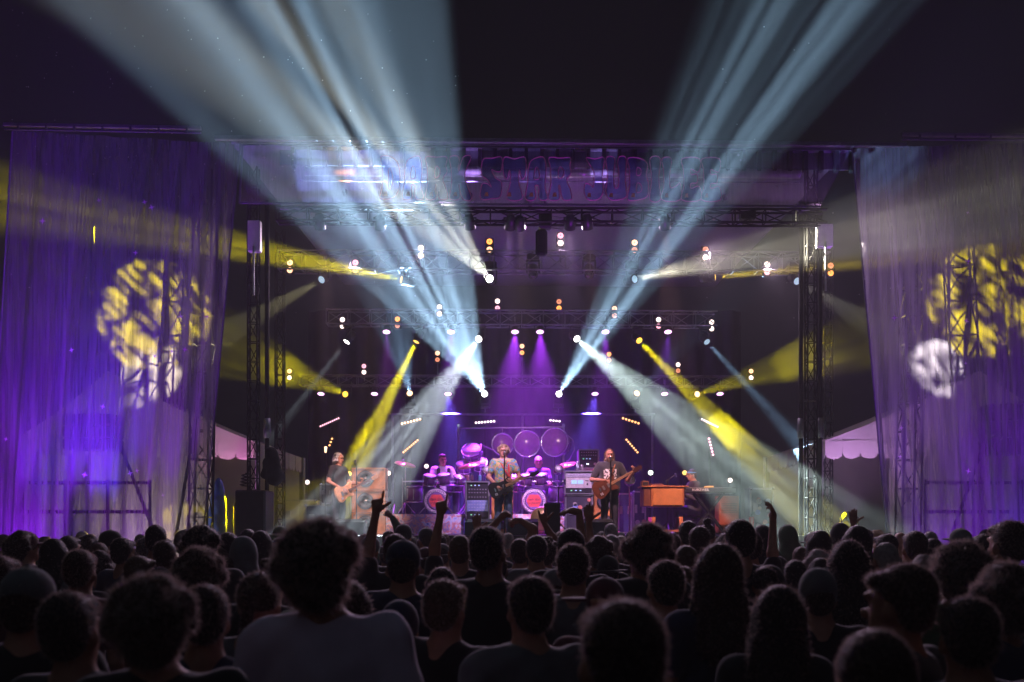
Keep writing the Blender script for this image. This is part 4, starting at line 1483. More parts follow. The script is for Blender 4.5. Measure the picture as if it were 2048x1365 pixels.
def ramp_mat(name, cols, scale, rough=.85, dist=1.5, wood=False):
    m = bpy.data.materials.new(name)
    m.use_nodes = True
    nt = m.node_tree
    n, L = nt.nodes, nt.links
    b = n['Principled BSDF']
    b.inputs['Roughness'].default_value = rough
    tc = n.new('ShaderNodeTexCoord')
    nz = n.new('ShaderNodeTexNoise')
    nz.inputs['Scale'].default_value = scale
    nz.inputs['Detail'].default_value = 3
    nz.inputs['Distortion'].default_value = dist
    L.new(tc.outputs['Object'], nz.inputs['Vector'])
    r = n.new('ShaderNodeValToRGB')
    el_ = r.color_ramp.elements
    while len(el_) < len(cols):
        el_.new(.5)
    for i, c in enumerate(cols):
        el_[i].position = .28 + .44 * i / (len(cols) - 1)
        el_[i].color = (*c, 1)
    L.new(nz.outputs['Fac'], r.inputs[0])
    L.new(r.outputs[0], b.inputs['Base Color'])
    MATS[name] = m
    return m


tiedye = ramp_mat('tie_dye_cotton', [(.03, .14, .36), (.16, .34, .5), (.05, .2, .05), (.5, .42, .12), (.4, .12, .16), (.1, .3, .42), (.04, .16, .4)], 14, .85, .5)
tapestry = ramp_mat('tapestry', [(.08, .12, .5), (.4, .55, .8), (.75, .75, .85), (.7, .25, .2), (.25, .3, .6), (.8, .45, .3), (.4, .3, .6)], 6, .9, .9)
denim = M('blue_denim', (.10, .16, .30), .85, 0, .3, 14)


def text_on(parent, s, size, loc, mat, name='lettering', rot=(math.pi / 2, 0, 0), align='CENTER', extrude=.003, sx=1.):
    cu = bpy.data.curves.new(name, 'FONT')
    cu.body = s
    cu.size = size
    cu.align_x = align
    cu.align_y = 'CENTER'
    cu.extrude = extrude
    cu.resolution_u = 3
    t = bpy.data.objects.new(name, cu)
    COL.objects.link(t)
    me = bpy.data.meshes.new_from_object(t.evaluated_get(bpy.context.evaluated_depsgraph_get()))
    COL.objects.unlink(t)
    bpy.data.objects.remove(t)
    me.materials.clear()
    me.materials.append(mat)
    o = bpy.data.objects.new(name, me)
    COL.objects.link(o)
    o.parent = parent
    o.location = Vector(loc) - wloc(parent)
    o.rotation_euler = rot
    o.scale = (sx, 1, 1)
    return o


# ================================================================== BACKLINE
# ---- drum riser with tapestry front
YRZ = 21.1
RZ = P(0, 1028, YRZ).z
rs = thing('drum_riser', 'low drum riser with a tie-dyed tapestry along its front', 'riser', (P(950, 0, YRZ).x, YRZ, DECK))
x0, x1 = P(772, 0, YRZ).x, P(1142, 0, YRZ).x
MB().box(((x0 + x1) / 2, YRZ + 1.75, RZ - .04), (x1 - x0, 3.4, .08)).build('platform', deckm, rs)
for i, (a, b) in enumerate(((x0, P(928, 0, YRZ).x), (P(931, 0, YRZ).x, x1))):
    v, f = [], []
    for k in range(41):
        x = a + (b - a) * k / 40
        for j in range(3):
            v.append((x, YRZ + .02 - .02 * math.sin(k * .8) * (1 - j / 2), DECK + .01 + (RZ - DECK - .02) * j / 2))
    for k in range(40):
        for j in range(2):
            f.append((k * 3 + j, k * 3 + 3 + j, k * 3 + 4 + j, k * 3 + 1 + j))
    obj('tapestry', v, f, tapestry, rs, True)
for i in range(4):
    MB().box((x0 + .15 + (x1 - x0 - .3) * i / 3, YRZ + .3, (DECK + RZ) / 2 - .03), (.08, .08, RZ - DECK - .1)).build('leg', dalu, rs)


def speaker_cab(px0, py0, px1, py1, Y, n, label, rad, wood=wood_or, depth=.42, group=None):
    a, b = P(px0, py1, Y), P(px1, py0, Y)
    t = thing('speaker_cabinet', label, 'speaker', ((a.x + b.x) / 2, Y + depth / 2, a.z), group)
    W, Hh = b.x - a.x, b.z - a.z
    c = (a + b) / 2
    bo = MB()
    bo.bevbox(c + Vector((0, depth / 2 + .02, 0)), (W, depth, Hh), .012)
    bo.build('box', wood, t)
    fr = MB()
    for s in (-1, 1):
        fr.box(c + Vector((s * (W / 2 - .015), .0, 0)), (.03, .05, Hh - .004))
        fr.box(c + Vector((0, .0, s * (Hh / 2 - .015))), (W - .064, .046, .03))
    fr.build('rim', wood, t)
    for i in range(n):
        q = c + Vector((-W * .1 if n == 1 else 0, .004, (i - (n - 1) / 2) * Hh / n))
        dr = MB().lathe([(rad * 1.08, 0), (rad * 1.08, .014), (rad, .016), (rad * .96, .004)], q, (0, -1, 0), 22).build('driver', M('driver_rim', (.06, .06, .07), .4, .5), t, True)
        MB().lathe([(rad * .97, .006), (rad * .85, .013), (rad * .35, -.012)], q, (0, -1, 0), 22).build('cone', M('speaker_cone', (.09, .085, .1), .6), dr, True)
        MB().lathe([(rad * .36, -.012), (rad * .25, .012), (0, .02)], q, (0, -1, 0), 16).build('dust_cap', M('dust_cap_metal', (.5, .5, .52), .25, .8), dr, True)
    for sx in (-1, 1):
        for sz in (-1, 1):
            MB().ball(c + Vector((sx * (W / 2 - .05), -.02, sz * (Hh / 2 - .05))), .012, 6, 4).build('screw', chrome, t)
    return t


zt = 1070
for i, nm in enumerate(('bottom', 'middle', 'top')):
    speaker_cab(704, zt - 45 * (i + 1) + 1, 771, zt - 45 * i, 21.6, 1, '%s one of three orange wooden bass cabinets stacked by the bass player' % nm, .165, group='stacked bass cabinets')
speaker_cab(983, 962, 1026, 1068, 21.0, 2, 'tall orange wooden cabinet behind the centre guitarist', .17)
speaker_cab(1187, 938, 1233, 1069, 21.2, 3, 'tall orange wooden cabinet behind the right guitarist', .165)

knob_m = M('knob', (.6, .6, .65), .3, .6)
led_g, led_b, led_r = EM('led_green', (.1, 1, .3), .9), EM('led_blue', (.25, .5, 1), 1.2), EM('led_red', (1, .1, .08), 4)
scr_b = EM('meter_blue', (.08, .35, .65), 1.6)


def rack(px0, py0, px1, py1, Y, units, label, depth=.5, frame=None):
    """units: list of (height share, material, kind)"""
    a, b = P(px0, py1, Y), P(px1, py0, Y)
    c = (a + b) / 2
    W, Hh = b.x - a.x, b.z - a.z
    t = thing('equipment_rack', label, 'equipment rack', (c.x, Y + depth / 2, a.z))
    fm = frame or M('case_laminate', (.05, .045, .06), .5)
    MB().bevbox(c + Vector((0, depth / 2 + .03, 0)), (W, depth, Hh), .01).build('case', fm, t)
    ed = MB()
    for s in (-1, 1):
        ed.box(c + Vector((s * (W / 2 - .012), 0, 0)), (.028, .07, Hh - .002))
        ed.box(c + Vector((0, 0, s * (Hh / 2 - .012))), (W - .053, .066, .028))
    ed.build('edge_trim', alu, t)
    z = b.z - .035
    tot = sum(u[0] for u in units)
    av = Hh - .07
    for hs, mt, kind in units:
        h = av * hs / tot
        u = MB().bevbox((c.x, Y + .015, z - h / 2), (W - .06, .03, h * .94), .004).build('rack_unit', mt, t)
        y = Y - .003
        if kind == 'knobs':
            rows = max(1, int(h / .06))
            for r_ in range(rows):
                for k in range(7):
                    MB().cyl((c.x + (k - 3) * W * .115, y, z - h * (r_ + .5) / rows), (c.x + (k - 3) * W * .115, y - .018, z - h * (r_ + .5) / rows), .011, n=8).build('knob', knob_m, u)
        elif kind == 'meters':
            for s in (-1, 1):
                MB().box((c.x + s * W * .11 - W * .05, y, z - h * .42), (W * .19, .012, h * .34)).build('meter', scr_b, u)
            MB().cyl((c.x + W * .3, y, z - h * .62), (c.x + W * .3, y - .02, z - h * .62), .02, n=10).build('knob', black, u)
            MB().box((c.x + W * .28, y, z - h * .3), (W * .12, .012, .012)).build('switch', black, u)
        elif kind == 'leds':
            for k, lm in enumerate((led_g, led_b, led_b)):
                MB().box((c.x + (k - 1) * W * .16 - W * .1, y, z - h / 2), (W * .06, .008, min(.02, h * .4))).build('led', lm, u)
        elif kind == 'badge':
            MB().cyl((c.x + W * .3, y, z - h * .5), (c.x + W * .3, y - .006, z - h * .5), .03, n=12).build('badge', alu, u)
            MB().box((c.x - W * .05, y, z - h * .5), (W * .1, .008, .018)).build('led', EM('led_white', (.8, .9, 1), 6), u)
        elif kind == 'stickers':
            for k in range(4):
                MB().box((c.x + (k - 1.5) * W * .22, y, z - h * (.35 + .25 * (k % 2))), (W * .13, .004, h * .26)).build('sticker', M('sticker_%d' % (k % 3), [(.6, .2, .15), (.5, .45, .4), (.25, .3, .6)][k % 3], .5), u)
        z -= h
    return t


blkp = M('rack_panel_black', (.025, .024, .03), .4)
blup = M('rack_panel_blue', (.22, .28, .5), .4)
crm = M('amp_face_cream', (.62, .58, .5), .4)
rack(931, 963, 979, 1056, 20.7, [(.7, blkp, 'leds'), (.9, blkp, 'knobs'), (.8, blkp, 'knobs'), (1.7, blup, 'knobs'), (.8, blkp, 'leds'), (1.2, blkp, 'stickers')], 'tall effects rack with knobs left of the centre guitarist')
rack(1129, 942, 1186, 989, 20.9, [(.7, M('amp_face_pale', (.5, .48, .5), .4), 'knobs'), (1.6, crm, 'meters'), (.6, blkp, 'leds')], 'amplifier rack with two glowing blue meters')
rack(1157, 899, 1198, 938, 22.2, [(1.2, blkp, 'knobs'), (.8, blkp, 'leds'), (1.3, blkp, 'badge')], 'dark amplifier rack high up behind the right guitarist')


def road_case(px0, py0, px1, py1, Y, label, depth=.5, col=(.04, .038, .055), stick=0, name='road_case'):
    a, b = P(px0, py1, Y), P(px1, py0, Y)
    c = (a + b) / 2
    W, Hh = b.x - a.x, b.z - a.z
    t = thing(name, label, 'road case', (c.x, Y + depth / 2, a.z))
    MB().bevbox(c + Vector((0, depth / 2 + .01, 0)), (W, depth, Hh), .012).build('box', M('case_%d' % int(sum(col) * 1000), col, .55, 0, .2), t)
    ed = MB()
    for s in (-1, 1):
        ed.box(c + Vector((s * (W / 2 - .014), .005, 0)), (.034, .03, Hh + .004))
        ed.box(c + Vector((0, .005, s * (Hh / 2 - .014))), (W - .066, .026, .034))
    ed.build('edge_trim', alu, t)
    for s in (-1, 1):
        MB().bevbox(c + Vector((s * W * .27, -.002, Hh * .08)), (W * .2, .014, Hh * .2), .006).build('latch', alu, t)
    for sx in (-1, 1):
        for sz in (-1, 1):
            MB().ball(c + Vector((sx * (W / 2 - .02), -.006, sz * (Hh / 2 - .02))), (.034, .02, .034), 8, 5).build('corner_ball', chrome, t)
    rr = random.Random(int(px0))
    for k in range(stick):
        q = c + Vector((rr.uniform(-.38, .38) * W, -.008, rr.uniform(-.38, .38) * Hh))
        r = rr.uniform(.035, .06)
        MB().cyl(q, q + Vector((0, -.004, 0)), r, n=14).build('sticker', M('sticker_%d' % (k % 3), [(.6, .2, .15), (.5, .45, .4), (.25, .3, .6)][k % 3], .5), t)
    return t


road_case(1130, 990, 1186, 1068, 20.9, 'stickered road case under the amplifier rack', stick=5)
road_case(1150, 939, 1204, 1067, 22.2, 'tall plain case under the dark amplifier rack')
road_case(1236, 987, 1264, 1067, 22.0, 'narrow bluish case right of the right guitarist', col=(.05, .06, .16))
road_case(1266, 983, 1292, 1067, 22.3, 'dark case beside the organ\'s left end', col=(.04, .04, .08), stick=2)
road_case(1500, 976, 1548, 1068, 21.5, 'black case covered in stickers right of the keyboard', stick=9)
road_case(556, 1000, 634, 1068, 22.6, 'pale grey case at the far left back of the stage', col=(.3, .28, .3))
road_case(610, 1010, 668, 1068, 21.4, 'dark case behind the bass player\'s legs', stick=2)
road_case(640, 968, 668, 1009, 21.4, 'small dark amplifier case on top of a case left of the bass player', col=(.05, .05, .05))


# ---- bottles and cans
def bottle(px, py, Y, h, label, mat):
    c = P(px, py, Y)
    t = MB().lathe([(.0, 0), (.032, 0), (.033, h * .55), (.028, h * .62), (.033, h * .7), (.012, h * .9), (.012, h * .93)], c, (0, 0, 1), 12).build('bottle', mat, None, True)
    tag(t, label, 'bottle')
    MB().cyl(c + Vector((0, 0, h * .93)), c + Vector((0, 0, h)), .015, n=10).build('cap', white_p, t)


pet = M('clear_plastic', (.6, .62, .7), .1, 0, .05)
bottle(1155, 941, 21.0, .19, 'clear water bottle on the amplifier rack', pet)
bottle(655, 967, 21.5, .19, 'clear water bottle beside the bass player', pet)


def can(px, py, Y, label, col):
    c = P(px, py, Y)
    t = MB().lathe([(0, 0), (.027, 0), (.032, .008), (.032, .105), (.027, .118), (.024, .116), (0, .114)], c, (0, 0, 1), 14).build('drink_can', M('can_%d' % px, col, .3, .6, .1), None, True)
    tag(t, label, 'can')
    MB().box(c + Vector((0, .005, .1165)), (.012, .02, .003)).build('tab', alu, t)


can(936, 962, 20.9, 'pinkish drink can on the left of the effects rack', (.5, .2, .3))
can(944, 962, 20.85, 'dark drink can beside the pinkish one', (.2, .1, .15))
can(960, 962, 20.9, 'blue drink can on the right of the effects rack', (.2, .5, .7))
can(1164, 941, 21.0, 'small pale can beside the water bottle on the rack', (.6, .5, .5))


# ---- drums
shell = M('drum_shell', (.10, .035, .14), .25, 0, .2)
skin_h = M('drum_head', (.62, .58, .6), .5, 0, .05)
bronze = M('cymbal_bronze', (.55, .36, .14), .28, .95, .15)


def drum(parent, c, axis, r, d, name='tom', lugs=8):
    c, ax = Vector(c), Vector(axis).normalized()
    o = MB().lathe([(r, 0), (r, d)], c, ax, 22).build(name, shell, parent, True)
    MB().lathe([(r * .99, d + .004), (0, d + .006)], c, ax, 22).build('head', skin_h, o, True)
    for h in (0, d):
        MB().lathe([(r + .002, h - .014), (r + .016, h - .014), (r + .016, h + .014), (r + .002, h + .014)], c, ax, 22).build('hoop', chrome, o, True)
    q = ax.to_track_quat('Z', 'Y')
    for k in range(lugs):
        a = 2 * math.pi * k / lugs
        v_ = q @ Vector((math.cos(a), math.sin(a), 0))
        MB().bar(c + v_ * (r + .012) + ax * (d * .15), c + v_ * (r + .012) + ax * (d * .85), .012).build('lug', chrome, o)
    return o


def cymbal(parent, c, r, tilt, zb):
    c = Vector(c)
    ax = Vector((tilt[0], tilt[1], 1)).normalized()
    o = MB().lathe([(0, .03), (r * .12, .026), (r * .2, .004), (r, -.012), (r, -.015), (r * .2, 0)], c, ax, 28).build('cymbal', bronze, parent, True)
    st_ = MB().cyl((c.x, c.y + .02, zb), c, .011, n=8)
    for k in range(3):
        a = k * 2.09 + .4
        st_.bar((c.x, c.y + .02, zb + .28), (c.x + .24 * math.cos(a), c.y + .02 + .24 * math.sin(a), zb + .01), .014)
    st_.build('cymbal_stand', chrome, parent)


def drum_kit(px, label, Y=21.75, side=1):
    base = P(px, 1000, Y)
    zf = RZ
    t = thing('drum_kit', label, 'drum kit', (base.x, Y, zf), 'drum kits on the riser')
    r = .265
    kc = Vector((base.x, Y + .4, zf + r + .03))
    k = drum(t, kc, (0, -1, 0), r, .4, 'bass_drum', 10)
    f0 = kc + Vector((0, -.41, 0))
    # printed front head: pale scroll ring, red field, name
    MB().lathe([(r * .97, 0), (r * .95, .004), (r * .80, .004)], f0, (0, -1, 0), 28).build('print_ring', M('head_print_pale', (.62, .5, .58), .5), k)
    for i in range(14):
        a = i * 2 * math.pi / 14
        p = f0 + Vector((math.cos(a) * r * .80, -.006, math.sin(a) * r * .80))
        MB().tube([p + Vector((math.cos(a + j * .8) * .03, 0, math.sin(a + j * .8) * .03)) for j in range(8)], .005, 4, True).build('scroll', M('head_print_dark', (.12, .05, .16), .5), k)
    MB().lathe([(r * .72, .0), (r * .70, .003), (0, .003)], f0, (0, -1, 0), 28).build('print_field', M('head_print_violet', (.20, .10, .30), .5), k)
    hx = [(r * .60 * x, r * .5 * y) for x, y in ((-1, .18), (-.62, 1), (.62, 1), (1, .18), (1, -.18), (.62, -1), (-.62, -1), (-1, -.18))]
    MB().prism(hx, .004, .008, f0, (1, 0, 0), (0, 0, 1), (0, -1, 0)).build('emblem', M('head_print_red', (.72, .07, .06), .5), k)
    inkd = M('head_ink', (.06, .02, .05), .5)
    text_on(k, 'dark star', .088, f0 + Vector((0, -.012, .03)), inkd, sx=.86)
    text_on(k, 'orchestra', .088, f0 + Vector((0, -.012, -.05)), inkd, sx=.86)
    for s in (-1, 1):
        MB().cyl(f0 + Vector((s * r * .85, .05, -r * .45)), (f0.x + s * (r + .12), f0.y - .1, zf), .011, n=6).build('spur', chrome, k)
    for s, dz in ((-1, .0), (1, .02)):
        drum(t, base + Vector((s * .17, .18, zf + .66 - base.z + dz)), (s * -.1, -.35, 1), .14, .2, 'rack_tom', 6)
    drum(t, (base.x + side * .52, Y + .35, zf + .28), (0, -.05, 1), .19, .34, 'floor_tom', 8)
    drum(t, (base.x - side * .36, Y + .55, zf + .52), (0, -.1, 1), .175, .14, 'snare_drum', 8)
    drum(t, (base.x - side * .48, Y + .2, zf + .68), (.1, -.4, 1), .12, .16, 'rack_tom', 6)
    MB().cyl((base.x - .75, Y + .1, zf + .72), (base.x + .75, Y + .1, zf + .72), .018, n=8).build('rack_bar', chrome, t)
    for s in (-.75, .75):
        MB().cyl((base.x + s, Y + .1, zf), (base.x + s, Y + .1, zf + .8), .018, n=8).build('rack_leg', chrome, t)
    cymbal(t, (base.x - .72, Y + .35, zf + 1.12), .24, (.25, -.3), zf)
    cymbal(t, (base.x + .7, Y + .4, zf + 1.1), .26, (-.25, -.3), zf)
    cymbal(t, (base.x - side * .62, Y + .55, zf + .85), .17, (0, -.06), zf)
    return t


drum_kit(873, 'left drum kit behind the centre rack, red emblem on its bass drum', 21.75, -1)
drum_kit(1068, 'right drum kit behind the singer\'s shoulder, red emblem on its bass drum', 21.75, 1)

# ---- pipe frame with three big hanging drums, and the tilted heads beside it
YG = 24.2
fr = thing('percussion_frame', 'tall pipe frame over the drum riser', 'pipe frame', (P(1020, 0, YG).x, YG, RZ))
MB().cyl(P(916, 857, YG), P(1128, 855, YG), .022, n=8).build('crossbar', dalu, fr)
for px in (917, 1127):
    q = P(px, 852, YG)
    MB().cyl((q.x, YG, RZ), q, .026, n=8).build('upright', dalu, fr)
    MB().bevbox(q, (.07, .07, .09), .012).build('joint', chrome, fr)
for px, py, r, ax, lab in ((1005, 889, .25, (.15, -1, -.05), 'left of the three big hanging drums behind the singer'), (1054, 888, .305, (.05, -1, -.03), 'middle and roundest of the three big hanging drums'), (1110, 885, .335, (-.42, -1, .06), 'right and largest of the three big hanging drums, turned aside')):
    c = P(px, py, YG - .05)
    t = thing('hanging_drum', lab, 'drum', c, 'big drums hung from the pipe frame')
    a = Vector(ax).normalized()
    sh_ = MB().lathe([(r, -.3), (r, .04)], c, a, 30).build('shell', shell, t, True)
    MB().lathe([(r * .98, .03), (r * .4, .036)], c, a, 30).build('head', M('hung_drum_head', (.60, .45, .42), .4, 0, .08), t, True)
    MB().lathe([(r * .4, .036), (0, .038)], c, a, 24).build('centre_patch', M('drum_dark_patch', (.03, .02, .05), .5) if px > 1100 else M('drum_grey_patch', (.07, .045, .07), .5), t, True)
    MB().lathe([(r + .002, .0), (r + .03, .0), (r + .03, .05), (r - .012, .055)], c, a, 30).build('hoop', chrome, t, True)
    q = a.to_track_quat('Z', 'Y')
    for k in range(10):
        an = k * .628
        v_ = q @ Vector((math.cos(an), math.sin(an), 0))
        MB().bar(c + v_ * (r + .014) - a * .2, c + v_ * (r + .014) + a * .04, .014).build('lug', chrome, t)
    tp = P(px, 856, YG)
    MB().cyl(c + Vector((0, .08, r * .9)), (c.x, YG, max(tp.z, c.z + r * .92)), .012, n=6).build('hook', chrome, t)
MB().tube([P(1128, 866, YG - .2), P(1146, 880, YG - .3), P(1149, 900, YG - .3), P(1140, 918, YG - .2), P(1120, 935, YG)], .016, 6).build('curved_arm', chrome, fr)
for px, py, rx, ax, lab in ((943, 900, .22, (-.2, -1, .9), 'tilted pale drum head high left of the singer'), (928, 928, .19, (0, -1, 1.7), 'tilted bright drum head below the high one'), (960, 924, .165, (.2, -1, 1.1), 'small dull tilted drum head beside the singer\'s shoulder')):
    c = P(px, py, 23.2)
    t = thing('tilted_drum', lab, 'drum', (c.x, 23.2, RZ), 'tilted drums beside the frame')
    drum(t, c - Vector(ax).normalized() * .16, ax, rx, .16, 'shell', 8)
    MB().cyl((c.x, 23.35, RZ), c + Vector((0, .15, -.1)), .016, n=8).build('stand', chrome, t)
    for k in range(3):
        an = k * 2.09
        MB().bar((c.x, 23.35, RZ + .3), (c.x + .25 * math.cos(an), 23.35 + .25 * math.sin(an), RZ + .01), .016).build('leg', chrome, t)
# round bright lamp-like heads of the small drums at the riser front
for px, py, r, lab in ((972, 943, .09, 'small bright round drum by the left of the singer\'s waist'), (1115, 941, .085, 'small bright round drum left of the amplifier rack')):
    c = P(px, py, 21.6)
    t = thing('hand_drum', lab, 'drum', (c.x, 21.6, RZ))
    drum(t, c + Vector((0, .1, 0)), (.2, -1, .25), r, .12, 'shell', 6)
    MB().cyl((c.x, 21.75, RZ), c + Vector((0, .12, 0)), .014, n=8).build('stand', chrome, t)
    MB().cyl((c.x, 21.75, RZ), (c.x, 21.75, RZ + .02), .14, n=10).build('base', black, t)
c = P(1260, 962, 21.3)
t = thing('hand_drum', 'half-lit amber drum head under the right guitarist\'s guitar neck', 'drum', (c.x, 21.3, DECK))
drum(t, c + Vector((0, .08, 0)), (0, -1, .2), .10, .1, 'shell', 6)
MB().cyl((c.x, 21.4, DECK), c + Vector((0, .1, 0)), .014, n=8).build('stand', chrome, t)
MB().cyl((c.x, 21.4, DECK), (c.x, 21.4, DECK + .02), .16, n=10).build('base', black, t)
c = P(1085, 1037, 20.9)
t = thing('gong', 'bronze gong leaning at the front of the riser', 'gong', (c.x, 20.9, DECK))
MB().lathe([(0, .05), (.05, .045), (.09, .02), (.24, .012), (.262, -.02), (.262, -.035), (.24, -.002)], c, (-.15, -1, .2), 30).build('disc', bronze, t, True)
MB().bar((c.x - .2, 21.0, DECK), (c.x, 20.98, c.z + .2), .025).bar((c.x + .2, 21.0, DECK), (c.x, 20.98, c.z + .2), .025).build('stand', black, t)


# ---- monitors and floor speakers
a, b = P(1089, 1068, 19.4), P(1121, 1006, 19.4)
t = thing('monitor_speaker', 'plain dark floor speaker in front of the right drum kit', 'speaker', ((a.x + b.x) / 2, 19.6, DECK))
MB().bevbox(((a.x + b.x) / 2, 19.6, (a.z + b.z) / 2), (b.x - a.x, .35, b.z - a.z), .015).build('cabinet', blk_plastic, t)
MB().bevbox(((a.x + b.x) / 2, 19.42, (a.z + b.z) / 2), (b.x - a.x - .04, .02, b.z - a.z - .05), .004).build('grille', blk_cloth, t)
for px, lab in ((960, 'low wedge monitor before the centre guitarist, left one'), (1046, 'low wedge monitor before the centre guitarist, right one'), (1195, 'low wedge monitor before the right guitarist'), (700, 'low wedge monitor before the bass player')):
    c = P(px, 1060, 18.4)
    t = thing('wedge_monitor', lab, 'speaker', (c.x, 18.4, DECK), 'wedge monitors along the stage front')
    MB().prism([(-.2, 0), (.22, 0), (.1, .3), (-.12, .24)], -.28, .28, (c.x, 18.4, DECK + .002), (0, 1, 0), (0, 0, 1), (1, 0, 0)).build('cabinet', blk_plastic, t)
    MB().bar((c.x, 18.62, DECK + .04), (c.x, 18.53, DECK + .27), .4, .008).build('grille', black, t)


# ---- microphones on stands
def mic_stand(px, py, Y, label, zbase=DECK, boom=None, tripod=False):
    """mic head at (px, py); boom = pixel where the pole stands"""
    c = P(px, py, Y)
    bx = P(boom, 0, Y).x if boom else c.x
    t = thing('microphone_stand', label, 'microphone stand', (bx, Y, zbase), 'microphone stands')
    top = Vector((bx, Y, c.z - (.06 if not boom else .12)))
    MB().cyl((bx, Y, zbase), top, .013, n=8).build('pole', black, t)
    if boom:
        MB().cyl(top - (c - top) * .25, c, .009, n=6).build('boom', black, t)
    if tripod:
        for k in range(3):
            an = k * 2.094 + .5
            MB().bar((bx, Y, zbase + .25), (bx + .28 * math.cos(an), Y + .28 * math.sin(an), zbase + .012), .02).build('foot', black, t)
    else:
        MB().lathe([(.14, 0), (.14, .015), (.03, .03), (.015, .05)], (bx, Y, zbase), (0, 0, 1), 16).build('base', black, t)
    d = Vector((0, .8, .45)).normalized()
    mi = MB().cyl(c - d * .15, c, .011, .018, n=8).build('microphone', blk_plastic, t)
    MB().ball(c + d * .018, .025, 8, 6).build('grille', chrome, mi, True)
    return t


mic_stand(1009, 905, 19.68, 'straight microphone stand of the centre singer')
mic_stand(1221, 916, 19.66, 'straight microphone stand of the right guitarist')
mic_stand(711, 922, 20.4, 'microphone stand between bass player and bass cabinets', boom=713)
mic_stand(1351, 949, 20.6, 'boom microphone reaching over the organ', boom=1335, tripod=True)
mic_stand(1103, 963, 19.6, 'left of two dark microphones over the floor speaker', boom=1117, tripod=True)
mic_stand(1129, 962, 19.62, 'right of two dark microphones over the floor speaker', boom=1117, tripod=True)
mic_stand(962, 890, 22.8, 'microphone reaching to the tilted drums', RZ, 985)
mic_stand(806, 922, 22.3, 'microphone left of the left drum kit', RZ, 790, True)

# ---- thin black pole with clip lamp by the bass player
c = P(651, 905, 20.9)
t = thing('clip_light_stand', 'thin black stand with a small clip light by the bass player', 'light stand', (c.x, 20.9, DECK))
MB().cyl((c.x, 20.9, DECK), c, .018, n=8).build('pole', black, t)
MB().lathe([(.15, 0), (.15, .02), (.02, .04)], (c.x, 20.9, DECK), (0, 0, 1), 12).build('base', black, t)
MB().cyl(c, c + Vector((.02, -.08, .1)), .02, .03, n=10).build('lamp', lens_p, t)

# ---- organ
a, b = P(1302, 1014, 20.1), P(1369, 975, 20.1)
t = thing('organ', 'wooden console organ on turned legs at the right of the stage', 'organ', ((a.x + b.x) / 2, 20.4, DECK))
W, D = b.x - a.x, .62
cx, cz = (a.x + b.x) / 2, (a.z + b.z) / 2
org_w = M('organ_wood', (.36, .13, .04), .35, 0, .25, 6)
MB().bevbox((cx, 20.1 + D / 2, cz), (W, D, b.z - a.z), .015).build('body', org_w, t)
MB().bevbox((cx, 20.09, cz), (W - .08, .02, b.z - a.z - .06), .006).build('back_panel', M('organ_panel', (.50, .19, .05), .4, 0, .2, 5), t)
MB().bevbox((cx - .05, 20.1 + D / 2, b.z + .015), (W + .28, D + .06, .03), .01).build('top', org_w, t)
MB().bevbox((cx - W / 2 - .075, 20.1 + D / 2, cz), (.14, D - .02, b.z - a.z - .02), .012).build('end_panel', wood_dk, t)
for sx in (-1, 1):
    for sy in (.06, D - .06):
        MB().lathe([(.028, 0), (.034, .1), (.024, .2), (.03, .32), (.04, .36)], (cx + sx * (W / 2 - .06), 20.1 + sy, DECK), (0, 0, 1), 12).build('leg', org_w, t, True)
MB().box((cx, 20.1 + D / 2, DECK + .08), (W - .14, .05, .04)).build('stretcher', org_w, t)
bx = MB().bevbox(P(1289, 971, 20.35), (.15, .26, .17), .012).build('wooden_box', wood_dk)
tag(bx, 'small dark wooden box on the left end of the organ', 'box')
MB().box(P(1289, 971, 20.35) + Vector((0, -.132, .03)), (.1, .01, .06)).build('panel', black, bx)
o = MB().bevbox(P(1313, 971, 20.4), (.26, .2, .05), .008).build('sheet_stand', wood_dk)
tag(o, 'flat wooden tray lying on top of the organ', 'tray')

# ---- keyboard on its stand
a, b = P(1370, 986, 20.0), P(1473, 976, 20.0)
t = thing('keyboard', 'long black stage keyboard with white lettering on its back', 'keyboard', ((a.x + b.x) / 2, 20.2, DECK))
MB().bevbox(((a.x + b.x) / 2, 20.2, (a.z + b.z) / 2), (b.x - a.x, .36, b.z - a.z), .012).build('body', blk_plastic, t)
text_on(t, 'KURZWEIL', .066, P(1398, 981, 20.0) + Vector((0, -.186, 0)) + Vector((0, .2, 0)) * 0, M('white_ink', (.8, .78, .76), .5), sx=1.05)
keys = MB()
for i in range(36):
    keys.box((a.x + .06 + (b.x - a.x - .12) * i / 35, 20.3, b.z + .006), (.02, .13, .012))
keys.build('keys', white_p, t).__setitem__('kind', 'stuff')
for s in (-1, 1):
    q0, q1 = Vector(((a.x + b.x) / 2 + s * .35, 20.14, DECK)), Vector(((a.x + b.x) / 2 - s * .3, 20.14, a.z))
    MB().bar(q0, q1, .035).build('stand_leg', black, t)
    MB().bar(q0 + Vector((0, .2, 0)), q1 + Vector((0, .2, 0)), .035).build('stand_leg', black, t)
o = MB().lathe([(0, 0), (.1, .0), (.1, .02), (.09, .035), (0, .04)], P(1418, 976, 20.15), (0, 0, 1), 16).build('straw_hat', M('amber_lamp_shade', (.8, .5, .12), .5), None, True)
tag(o, 'small amber dish on the keyboard', 'dish')
o['label'] = 'small amber dish lying on top of the keyboard'
o.name = 'amber_dish'
